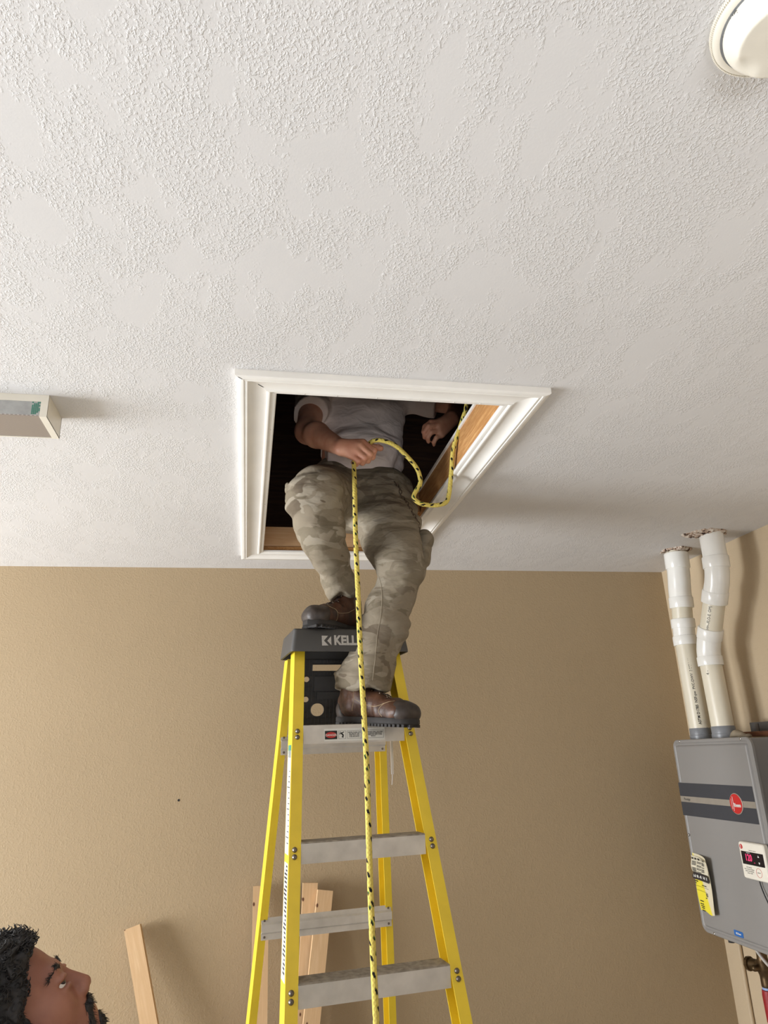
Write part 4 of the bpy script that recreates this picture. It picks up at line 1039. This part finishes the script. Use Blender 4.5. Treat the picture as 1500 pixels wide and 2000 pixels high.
for i in range(4):
    r_ = (.0097, .0100, .0095, .0086)[i]
    S.cap(mc[i], pp[i], r_+.0016, r_, .0022); S.cap(pp[i], dd[i], r_, r_-.0008, .003); S.cap(dd[i], tt[i], r_-.0008, r_-.002, .003)
    S.ell(pp[i], (r_+.0010,)*3, None, .002)
S.cap(h_(-.045, -.022, -.010), h_(-.005, -.030, -.020), .016, .013, .012); S.cap(h_(-.005, -.030, -.020), h_(.035, -.030, -.012), .0125, .0108, .006)
S.cap(h_(.035, -.030, -.012), h_(.076, -.016, .000), .0108, .0104, .004)
# left arm (image right), hand relaxed
O2 = Vector((.640, 2.20, 2.680)); g_ = lambda u, d, f: tuple(O2+Vector((u, -f, -d)))
wl = g_(.062, -.050, -.010)
S.cap((.60, 2.50, 2.98), (.82, 2.42, 2.90), .056, .043, .03); S.cap((.82, 2.42, 2.90), (.785, 2.36, 2.845), .044, .043, .015); S.cap((.785, 2.36, 2.845), wl, .043, .026, .015)
mc2 = [g_(.010, -.022, .012), g_(.000, -.006, .018), g_(.004, .012, .014), g_(.014, .026, .006)]
for i, m_ in enumerate(mc2):
    b0_ = Vector(g_(.056, -.056, -.004)).lerp(Vector(g_(.068, -.036, -.004)), i/3); S.cap(tuple(b0_), m_, .016, .0130, .012)
pq = [g_(-.026, -.014, .022), g_(-.036, .004, .026), g_(-.026, .024, .020), g_(-.006, .040, .010)]
dq = [g_(-.046, .000, .014), g_(-.050, .022, .016), g_(-.038, .040, .010), g_(-.014, .054, .002)]
tq = [g_(-.050, .016, .000), g_(-.046, .036, .000), g_(-.032, .050, -.004), g_(-.010, .058, -.012)]
for i in range(4):
    r_ = (.0097, .0100, .0095, .0086)[i]
    S.cap(mc2[i], pq[i], r_+.001, r_, .0022); S.cap(pq[i], dq[i], r_, r_-.0008, .003); S.cap(dq[i], tq[i], r_-.0008, r_-.002, .003)
S.cap(g_(.050, -.050, -.014), g_(.016, -.040, -.024), .016, .013, .012); S.cap(g_(.016, -.040, -.024), g_(-.016, -.026, -.020), .012, .0105, .005); S.cap(g_(-.016, -.026, -.020), g_(-.034, -.006, -.012), .0105, .009, .004)
V, F = S.mesh(); body1 = sobj('body', V, F, M['skin'], wk, PO, 1)
hair_parts(wk, PO, (.42, 2.455, 3.255), RH, M['hair'], 1, 0, 9, .006)
def nailp(name, p, n_, up, par, org):
    m = basis(Vector(p)-Vector(org), Vector(up).cross(Vector(n_)), up); return plate(name, [circ(0, 0, .0052, 12, .0066)], .001, M['nail'], m, par)
nailp('thumb_nail', h_(.070, -.0265, .004), (.1, -1, .5), (.9, .2, -.3), wk, PO)

# shirt
S = SDF((.08, 2.26, 2.46), (.80, 2.70, 3.12), .0055)
S.cap((.405, 2.47, 2.55), (.430, 2.49, 2.92), .165, .170, .02, ((0, 1, 0), 1.40)); S.cap((.29, 2.50, 2.98), (.56, 2.50, 2.98), .085, .085, .06)
S.ell((.395, 2.37, 2.64), (.13, .06, .12), None, .05)
S.cap((.245, 2.50, 2.98), (.200, 2.35, 2.775), .078, .066, .03); S.cap((.59, 2.50, 2.98), (.74, 2.44, 2.92), .078, .070, .03)
S.rnoise((7, 9, 12), .010, 2); S.rnoise((16, 20, 30), .0055, 4); S.rnoise((9, 9, 34), .004, 6, True)
S.cut((.28, 2.4, 2.565), (-.13, 0, -.29)); X, Y, Z = S.grid(); S.D = np.maximum(S.D, np.where(X < .262, (-.16*(X-.205)-.61*(Y-2.36)-.775*(Z-2.80)), -.2).astype(np.float32)); S.cut((.72, 2.44, 2.92), (1, -.3, -.3)); S.ell((.42, 2.47, 3.09), (.075, .08, .06), None, .01, True)
V, F = S.mesh()
k = sh
tc = sh.n('ShaderNodeTexCoord'); vm = sh.n('ShaderNodeVectorMath', operation='DISTANCE'); sh.lk(tc.outputs['Object'], vm.inputs[0]); vm.inputs[1].default_value = Vector((.560, 2.345, 2.505))-Vector(PO)
base_c = sh.b.inputs['Base Color'].links[0].from_socket
st_ = sh.math('ADD', vm.outputs['Value'], sh.math('MULTIPLY', sh.noise(60, 2), .03))
sh.color(sh.mix(sh.ramp(st_, [(.020, BW(1)), (.028, BW(0))]), base_c, srgb(60, 40, 36)))
shirt = sobj('t_shirt', V, F, M['shirt'], wk, PO, 1)

# trousers
S = SDF((.02, 1.96, 1.72), (.72, 2.68, 2.70), .0055)
S.cap((.305, 2.47, 2.50), (.465, 2.45, 2.49), .125, .125, .03); S.cap((.395, 2.485, 2.54), (.40, 2.49, 2.66), .150, .145, .04, ((0, 1, 0), 1.35))
S.cap((.295, 2.44, 2.51), (.195, 2.10, 2.385), .112, .090, .05); S.cap((.195, 2.10, 2.375), (.212, 2.13, 2.27), .088, .070, .02); S.cap((.212, 2.13, 2.27), (.290, 2.29, 2.145), .070, .060, .02); S.cap((.290, 2.29, 2.145), (.312, 2.32, 2.07), .060, .062, .02)
S.cap((.462, 2.42, 2.485), (.492, 2.21, 2.17), .125, .088, .05); S.cap((.492, 2.21, 2.17), (.432, 2.225, 2.00), .086, .072, .02); S.cap((.432, 2.225, 2.00), (.385, 2.235, 1.86), .072, .070, .02); S.cap((.385, 2.235, 1.86), (.362, 2.238, 1.80), .070, .084, .02)
# bunched cuffs and knee folds
for q, r_, t_ in (((.305, 2.312, 2.106), .064, .014), ((.296, 2.300, 2.145), .068, .014), ((.345, 2.238, 1.800), .072, .018), ((.345, 2.236, 1.828), .070, .012)):
    S.ell(q, (r_, r_, t_), None, .008)
S.ell((.205, 2.055, 2.36), (.05, .03, .06), None, .03)
S.rnoise((5, 5, 7), .012, 1); S.rnoise((10, 11, 17), .010, 3); S.rnoise((9, 8, 26), .005, 5, True); S.rnoise((24, 24, 42), .0035, 8)
S.cut((.39, 2.48, 2.655), (0, 0, 1))
X, Y, Z = S.grid()
hemR = ((Z-2.090)-.06*(X-.30)-.008*np.sin(X*90)); hemL = (Z-1.778)+.05*(X-.36)-.006*np.sin(X*70+1)
low = np.where((X < .40) & (Y > 2.16) & (Z < 2.35) & (Z > 2.02), -hemR, -.2)
S.D = np.maximum(S.D, np.where((X < .365) & (Z > 2.02), -hemR, -.2).astype(np.float32)); S.D = np.maximum(S.D, (-hemL).astype(np.float32)+0*S.D)
V, F = S.mesh(); tr = sobj('trousers', V, F, M['camo'], wk, PO, 1)
tbv = tag_surface(tr); PV = Vector(PO)
def onto(x, z, y0=1.6, lift=.0005, tree=None):
    h = (tree or tbv).ray_cast(Vector((x, y0, z))-PV, Vector((0, 1, 0)))
    return (h[0]+h[1]*0+Vector((0, -lift, 0))) if h[0] is not None else None
sp = [(.4115, 2.150), (.4115, 2.131), (.411, 2.078), (.404, 2.0), (.390, 1.924), (.378, 1.847), (.371, 1.802)]
sp = [onto(x, z) for x, z in [(p.x, p.z) for p in spline([(x, 0, z) for x, z in sp], 10)]]
sp = [p for p in sp if p is not None]
tube('seam_stitching', sp, .0009, M['stitch2'], wk, 5)
# cargo pockets with flaps
def pocket(c, r, R, seed, flapz, flap=True):
    S = SDF(np.array(c)-.13, np.array(c)+.13, .004); S.ell(c, r, Ml(R), .01)
    S.rnoise((24, 24, 40), .008, seed); S.rnoise((50, 50, 60), .003, seed+1)
    V, F = S.mesh(); o = sobj('cargo_pocket', V, F, M['camo'], wk, PO, 1)
    if not flap: return o
    S = SDF(np.array(c)-.13, np.array(c)+.13, .004); R_ = Matrix(R); up = R_ @ Vector((0, 0, 1))
    S.ell(tuple(Vector(c)+up*flapz), (r[0]*1.12, r[1]*1.08, r[2]*.42), Ml(R), .01); S.rnoise((30, 30, 30), .004, seed+3)
    V, F = S.mesh(); f = sobj('pocket_flap', V, F, M['camo'], o, PO, 1); return o
pocket((.577, 2.290, 2.232), (.032, .060, .092), Matrix.Rotation(math.radians(12), 3, 'Y'), 3, .055)
pocket((.121, 2.135, 2.372), (.017, .040, .058), Matrix.Rotation(math.radians(-10), 3, 'Y'), 6, .045, False)
# belt loop chain
cpts = [(.500, 2.500), (.512, 2.478), (.517, 2.452), (.530, 2.430), (.538, 2.405), (.550, 2.380), (.560, 2.355), (.572, 2.332)]
cps = spline([(x, 0, z) for x, z in cpts], 4)[::2]
for i, p in enumerate(cps):
    a = onto(p.x, p.z, lift=.003); 
    if a is None: continue
    nx = cps[min(i+1, len(cps)-1)]-cps[max(i-1, 0)]; nx.y = 0; nx.normalize(); sd = Vector((0, 1, 0)).cross(nx) if i % 2 else (Vector((0, 1, 0)).cross(nx)*.5+Vector((0, -.8, 0))).normalized()
    bm = bmesh.new(); addtube(bm, [a+nx*.0085*math.cos(t*math.pi/6)+sd*.0048*math.sin(t*math.pi/6) for t in range(12)], .0013, 6, closed=True); fin('chain_link', bm, M['chain'], wk, smooth=True)

# boots
def foot_hw(x):
    pts = [(-.010, .0), (-.004, .022), (.02, .036), (.06, .037), (.11, .034), (.16, .042), (.20, .049), (.245, .050), (.28, .040), (.300, .022), (.308, .0)]
    for (a, ya), (b, yb) in zip(pts, pts[1:]):
        if a <= x <= b: return ya+(yb-ya)*(x-a)/(b-a)
    return 0
def boot(A, dirv, roll=0, sx=.93):
    d = Vector(dirv); d.z = 0; d.normalize(); rot = Matrix((d, Vector((-d.y, d.x, 0)), Vector((0, 0, 1)))).transposed().to_4x4()
    mt = T(Vector(A)-PV) @ rot @ Matrix.Rotation(roll, 4, 'Y') @ Matrix.Diagonal((sx, .95, .95, 1))
    S = SDF((-.03, -.075, -.01), (.33, .075, .215), .0035)
    S.ell((.036, 0, .060), (.046, .041, .056), None, .02); S.cap((.062, 0, .07), (.052, 0, .185), .047, .051, .03, ((0, 1, 0), 1.10))
    S.cap((.09, 0, .070), (.205, 0, .050), .049, .040, .04, ((0, 1, 0), 1.0)); S.ell((.244, 0, .043), (.060, .051, .037), None, .03)
    S.rnoise((30, 30, 30), .004, 4); S.rnoise((38, 12, 18), .0035, 9, True)
    S.cut((0, 0, .020), (0, 0, -1)); S.cut((.05, 0, .180), (-.15, 0, 1))
    V, F = S.mesh(); up = sobj('boot', V, F, M['leather'], wk, (0, 0, 0), 1); up.matrix_local = mt
    S2 = SDF((.20, -.075, -.01), (.33, .075, .11), .003); S2.ell((.246, 0, .042), (.0625, .0535, .0400), None, .02); S2.rnoise((28, 28, 28), .004, 2)
    S2.cut((0, 0, .018), (0, 0, -1)); S2.cut((.262, 0, .0), (-1, 0, -.35)); V, F = S2.mesh(); tcp = sobj('toe_cap', V, F, M['toe'], up, (0, 0, 0), 1); tcp['label'] = 'dark scuffed toe cap'
    S2 = SDF((-.03, -.06, -.01), (.09, .06, .10), .0035); S2.ell((.034, 0, .048), (.0475, .0430, .046), None, .02); S2.cut((0, 0, .018), (0, 0, -1)); S2.cut((.055, 0, 0), (1, 0, .5)); V, F = S2.mesh(); sobj('heel_counter', V, F, M['toe'], up, (0, 0, 0), 1)
    xs = [-.010+.318*i/30 for i in range(31)]; ol = [(x, foot_hw(x)) for x in xs]+[(x, -foot_hw(x)) for x in xs[::-1][1:-1]]
    ctr = .15
    sc = lambda f: [(ctr+(x-ctr)*(1+(f-1)*.4), y*f) for x, y in ol]
    bm = bmesh.new(); rs = []
    for f, z in ((.98, .0075), (1.04, .011), (1.04, .022), (.99, .027)):
        rs.append([bm.verts.new((x, y, z)) for x, y in sc(f)])
    n = len(rs[0])
    for a, b in zip(rs, rs[1:]):
        for k in range(n): bm.faces.new((a[k], a[(k+1) % n], b[(k+1) % n], b[k]))
    bm.faces.new(rs[0][::-1]); bm.faces.new(rs[-1]); sole = fin('sole', bm, M['sole'], up, smooth='auto')
    lg = bmesh.new(); x = .0
    while x < .295:
        hw = foot_hw(x+.004)*1.03
        if not .075 < x < .118:
            for sg in (-1, 1): addbox(lg, (x, min(sg*hw, sg*(hw-.018)), 0), (x+.009, max(sg*hw, sg*(hw-.018)), .0085))
            addbox(lg, (x+.001, -.010, .001), (x+.008, .010, .0085))
        x += .0145
    setp(fin('sole_lug', lg, M['sole'], sole), kind='stuff')
    bt = tag_surface(up)
    def top(x, y):
        h = bt.ray_cast(Vector((x, y, .4)), Vector((0, 0, -1))); return (h[0]+Vector((0, 0, .002))) if h[0] is not None else Vector((x, y, .1))
    def insp(x, y):
        o_ = Vector((x+.12, y*1.0, .085+(.20-x)*.9+.09)); h = bt.ray_cast(o_, Vector((-.72, -y*3, -.6)).normalized()); return h[0]+Vector((.0015, 0, .0015)) if h[0] is not None else None
    xs_ = [.190, .168, .146, .124, .104]
    for i, x in enumerate(xs_):
        for sg in (-1, 1):
            a, b = insp(x, -.017*sg), insp(x-.016, .017*sg)
            if a is None or b is None: continue
            m_ = (a+b)/2+Vector((.003, 0, .003)); tube('boot_lace', [a, m_, b], .0019, M['lace'], up, 6)
        for sg in (-1, 1):
            a = insp(x, .019*sg)
            if a is not None: lathe('eyelet', [(0, .002), (.003, .002), (.0042, 0)], dirm(a, (.5, sg*.5, .6)), M['chain'], up, 10)
    a = insp(.104, 0) or Vector((.1, 0, .13))
    for sg in (-1, 1):
        tube('boot_lace', spline([a, a+Vector((.020, .016*sg, .012)), a+Vector((.034, .030*sg, -.004)), a+Vector((.022, .030*sg, -.014)), a], 5), .0019, M['lace'], up, 6)
    # welt stitching lines on both sides
    for sg in (-1, 1):
        for ln in ([(.060, .165), (.080, .12), (.092, .085), (.085, .045)], [(.095, .082), (.13, .066), (.175, .060), (.205, .070)], [(.20, .030), (.190, .048), (.205, .068), (.235, .078)]):
            pts = []
            for p in spline([(x, 0, z) for x, z in ln], 8):
                h = bt.ray_cast(Vector((p.x, .12*sg, p.z)), Vector((0, -sg, 0)))
                if h[0] is not None: pts.append(h[0]+Vector((0, .0004*sg, 0)))
            if len(pts) > 2: tube('boot_stitching', pts, .0008, M['stitch'], up, 4)
    return up
boot((.290, 2.288, 1.682), (.205, -.215, 0), math.radians(4.8))
boot((.360, 2.378, 1.9685), (-.172, -.190, 0), 0, .88)

# ---------------- bearded man looking up, lower left
th = math.radians(38); az = math.atan2(.22, .97)
fw = Vector((math.cos(az)*math.cos(th), math.sin(az)*math.cos(th), math.sin(th))); lf_ = Vector((-math.sin(az), math.cos(az), 0)); up_ = fw.cross(lf_)
R2 = Matrix((fw, lf_, up_)).transposed(); HC = Vector((-.243, 1.42, 1.258))-R2 @ Vector((.107, 0, -.028))
P2 = (-.47, 1.36, 0)
mn = empty('person', P2, label='bearded man with curly black hair looking up at the worker on the ladder', cat='person')
S = SDF(tuple(HC-Vector((.17, .15, .24))), tuple(HC+Vector((.17, .15, .17))), .0026)
L2 = head_sdf(S, HC, R2, s=.93)
nb = Vector((-.435, 1.375, 1.02))
S.cap(L2(-.035, 0, -.03), tuple(nb), .056, .060, .03)
headD = S.D.copy()
V, F = S.mesh()
B = SDF((-.95, 1.0, 0), (.05, 1.72, 1.12), .009)
lat = lf_
sh_c = nb+Vector((0, 0, -.045)); hipc = Vector((-.60, 1.33, .60))
B.cap(tuple(nb+Vector((.03, 0, .06))), tuple(sh_c), .056, .062, .04); B.cap(tuple(sh_c-lat*.15), tuple(sh_c+lat*.15), .062, .062, .06); B.cap(tuple(sh_c+Vector((0, 0, -.12))), tuple(hipc+Vector((.02, 0, .10))), .13, .12, .06); B.cap(tuple(hipc-lat*.07), tuple(hipc+lat*.07), .11, .11, .04)
legs = []
for sg in (-1, 1):
    s_ = sh_c+lat*.18*sg; e_ = s_+Vector((-.02, 0, -.27))+lat*.05*sg; w__ = e_+Vector((.20, .04, -.10)); B.cap(tuple(s_), tuple(e_), .048, .038, .02); B.cap(tuple(e_), tuple(w__), .038, .026, .01)
    hb_ = w__+Vector((.07, .012, -.025)); B.cap(tuple(w__), tuple(hb_), .026, .026, .015, (tuple(lat), 1.0))
    for q in range(4):
        b1 = hb_+lat*(q-1.5)*.017; m1 = b1+Vector((.035, .01, -.012)); B.cap(tuple(b1), tuple(m1), .010, .0095, .002); B.cap(tuple(m1), tuple(m1+Vector((.012, .0, -.026))), .0095, .009, .002)
    B.cap(tuple(w__+Vector((.03, 0, 0))-lat*.02*sg), tuple(w__+Vector((.08, .01, .0))-lat*.045*sg), .012, .010, .004)
    kn = Vector((-.30, 1.40, .44))+lat*.13*sg; an = Vector((-.50, 1.37, .10))+lat*.12*sg; legs.append((kn, an))
    B.cap(tuple(hipc+lat*.08*sg), tuple(kn), .085, .06, .03); B.cap(tuple(kn), tuple(an), .055, .04, .02); B.cap(tuple(an), tuple(an+Vector((.15, .03, -.05))), .04, .035, .02)
B.cut((0, 0, .02), (0, 0, -1))
V2, F2 = B.mesh(); Vc = np.concatenate([V, V2]); Fc = np.concatenate([F, F2+len(V)])
body2 = sobj('body', Vc, Fc, M['skin2'], mn, P2)
hair_parts(mn, P2, HC, R2, M['hair'], .93, 1900, 3, .003)
# beard and moustache follow the face surface
Bd = SDF(tuple(HC-Vector((.17, .15, .24))), tuple(HC+Vector((.17, .15, .17))), .0026)
c2 = lambda a, b, ra, rb=None, k=.006: Bd.cap(L2(*a), L2(*b), ra, rb, k)
for sg in (-1, 1):
    c2((.004, .076*sg, .030), (-.002, .070*sg, -.045), .018, .022); c2((-.002, .062*sg, -.055), (.045, .040*sg, -.098), .026, .022); c2((.045, .034*sg, -.104), (.082, .0, -.112), .020, .020)
    c2((.100, .000, -.0505), (.092, .024*sg, -.058), .0065, .0065); c2((.092, .024*sg, -.058), (.078, .030*sg, -.088), .006, .008)
c2((.088, 0, -.096), (.080, 0, -.118), .017, .020)
mask = Bd.D.copy(); Bd.D = headD-.0030; Bd.rnoise((130, 130, 130), .0022, 2, True); Bd.D = np.maximum(Bd.D, mask); Bd.rnoise((160, 160, 160), .0012, 5)
V, F = Bd.mesh(); sobj('beard', V, F, M['hair'], mn, P2)
for sg in (-1, 1):
    e = Vector(L2(.0745, .0325*sg, .0035))-Vector(P2); m = T(e) @ R2.to_4x4()
    bm = bmesh.new(); bmesh.ops.create_uvsphere(bm, u_segments=20, v_segments=14, radius=.0112); bm.transform(m); ey = fin('eye', bm, M['eye'], mn, smooth=True)
    gz = (fw+up_*.5-lf_*.40).normalized(); lathe('iris', [(0, .0118), (.003, .0116), (.0062, .0101), (.0066, .0090)], dirm(e, gz), M['iris'], ey, 16)
    S = SDF(tuple(Vector(L2(.08, .032*sg, .03))-Vector((.05,)*3)), tuple(Vector(L2(.08, .032*sg, .03))+Vector((.05,)*3)), .002)
    S.cap(L2(.0895, .012*sg, .027), L2(.0865, .032*sg, .031), .0026, .0030, .003); S.cap(L2(.0865, .032*sg, .031), L2(.0690, .052*sg, .026), .0030, .0018, .003); S.rnoise((200, 200, 200), .002, 3)
    V, F = S.mesh(); sobj('eyebrow', V, F, M['hair'], mn, P2)
S = SDF(tuple(Vector(L2(.09, 0, -.065))-Vector((.05,)*3)), tuple(Vector(L2(.09, 0, -.065))+Vector((.05,)*3)), .002)
S.cap(L2(.0925, -.015, -.0595), L2(.0925, .015, -.0595), .0062, .0062, .002); S.cap(L2(.0895, -.013, -.0705), L2(.0895, .013, -.0705), .0070, .0070, .002)
V, F = S.mesh(); sobj('lips', V, F, M['lip'], mn, P2)
# short hairs over brow, beard and moustache
def bristles(src, n, L, lean, seed, par):
    rnd = random.Random(seed); vs = src.data.vertices; bm = bmesh.new()
    for _ in range(n):
        v = vs[rnd.randrange(len(vs))]; d = (v.normal*.8+Vector(lean)+Vector((rnd.uniform(-.3, .3), rnd.uniform(-.3, .3), rnd.uniform(-.3, .3)))).normalized(); l = L*rnd.uniform(.5, 1.2)
        p = v.co-v.normal*.0006; addtube(bm, [p, p+d*l*.5, p+d*l+Vector(lean)*l*.25], [.00045, .0004, .00015], 3, cap=False)
    return setp(fin('bristle', bm, M['hair'], par, smooth=True), kind='stuff')
for ch in list(mn.children):
    nm = ch.name.split('.')[0]
    if nm == 'eyebrow': bristles(ch, 140, .0060, tuple(-fw*.8+Vector((0, 0, .2))), 5, ch)
    if nm == 'beard': bristles(ch, 2600, .0060, tuple(-up_*.7), 6, ch)
# clothes
S = SDF((-.95, 1.0, .45), (.05, 1.75, 1.12), .008)
S.cap(tuple(sh_c-lat*.15), tuple(sh_c+lat*.15), .078, .078, .06); S.cap(tuple(sh_c+Vector((0, 0, -.12))), tuple(hipc+Vector((.02, 0, .08))), .15, .145, .06)
for sg in (-1, 1):
    s_ = sh_c+lat*.18*sg; e_ = s_+Vector((-.02, 0, -.27))+lat*.05*sg; S.cap(tuple(s_), tuple(s_.lerp(e_, .6)), .068, .060, .03)
S.rnoise((8, 8, 12), .010, 3); S.cut((0, 0, .56), (0, 0, -1)); S.ell(tuple(nb+Vector((.02, 0, .03))), (.075, .075, .05), None, .01, True)
V, F = S.mesh(); sobj('t_shirt', V, F, M['shirt2'], mn, P2, 1)
S = SDF((-.95, 1.0, .0), (.05, 1.75, .75), .008)
S.cap(tuple(hipc-lat*.07), tuple(hipc+lat*.07), .128, .128, .04)
for sg, (kn, an) in zip((-1, 1), legs): S.cap(tuple(hipc+lat*.08*sg), tuple(kn), .102, .076, .03); S.cap(tuple(kn), tuple(an), .074, .062, .02)
S.rnoise((9, 9, 14), .010, 6); S.cut((0, 0, .09), (0, 0, -1)); S.cut((0, 0, .66), (0, 0, 1)); V, F = S.mesh(); sobj('trousers', V, F, M['jeans'], mn, P2, 1)
for kn, an in legs:
    S = SDF(tuple(an+Vector((-.12, -.12, -.12))), tuple(an+Vector((.28, .16, .08))), .006); S.ell(tuple(an+Vector((-.02, 0, -.05))), (.05, .045, .055), None, .02); S.cap(tuple(an+Vector((0, 0, -.03))), tuple(an+Vector((.17, .035, -.065))), .046, .040, .03); S.cut((0, 0, .012), (0, 0, -1)); V, F = S.mesh(); so = sobj('shoe', V, F, M['leather'], mn, P2, 1)

# ================================================================== ROPE
rp = [(.72, 1.98, 3.05), (.690, 1.93, 2.80), (.658, 1.90, 2.629), (.648, 1.93, 2.580), (.628, 1.98, 2.506), (.627, 2.02, 2.440), (.622, 2.045, 2.375), (.610, 2.045, 2.345), (.585, 2.045, 2.335), (.558, 2.045, 2.333), (.525, 2.04, 2.336), (.504, 2.04, 2.352), (.508, 2.04, 2.372), (.524, 2.035, 2.398), (.524, 2.03, 2.425), (.512, 2.025, 2.455), (.482, 2.02, 2.490), (.444, 2.015, 2.523), (.405, 2.02, 2.540), (.380, 2.035, 2.545), (.362, 2.055, 2.538), (.340, 2.066, 2.515), (.322, 2.062, 2.485), (.315, 2.046, 2.461),
      (.3105, 2.015, 2.359), (.305, 1.985, 2.217), (.302, 1.95, 2.039), (.300, 1.92, 1.861), (.299, 1.88, 1.683), (.299, 1.86, 1.559), (.293, 1.82, 1.332), (.290, 1.79, 1.181), (.288, 1.76, 1.044), (.285, 1.70, .70), (.28, 1.64, .35), (.27, 1.60, .08), (.22, 1.52, .012), (.05, 1.45, .010), (-.05, 1.2, .010), (.15, 1.0, .010), (.4, 1.1, .010)]
bm = bmesh.new(); uvl = bm.loops.layers.uv.new('UVMap')
pts = spline(rp, 12)
# braid relief: radius ripples along the length
addtube(bm, pts, [.0072]*len(pts), 14, uvl=uvl)
rope = setp(fin('rope', bm, M['rope'], None, smooth=True), label='yellow rope with black flecks hanging from the worker hand in front of the ladder', cat='rope')
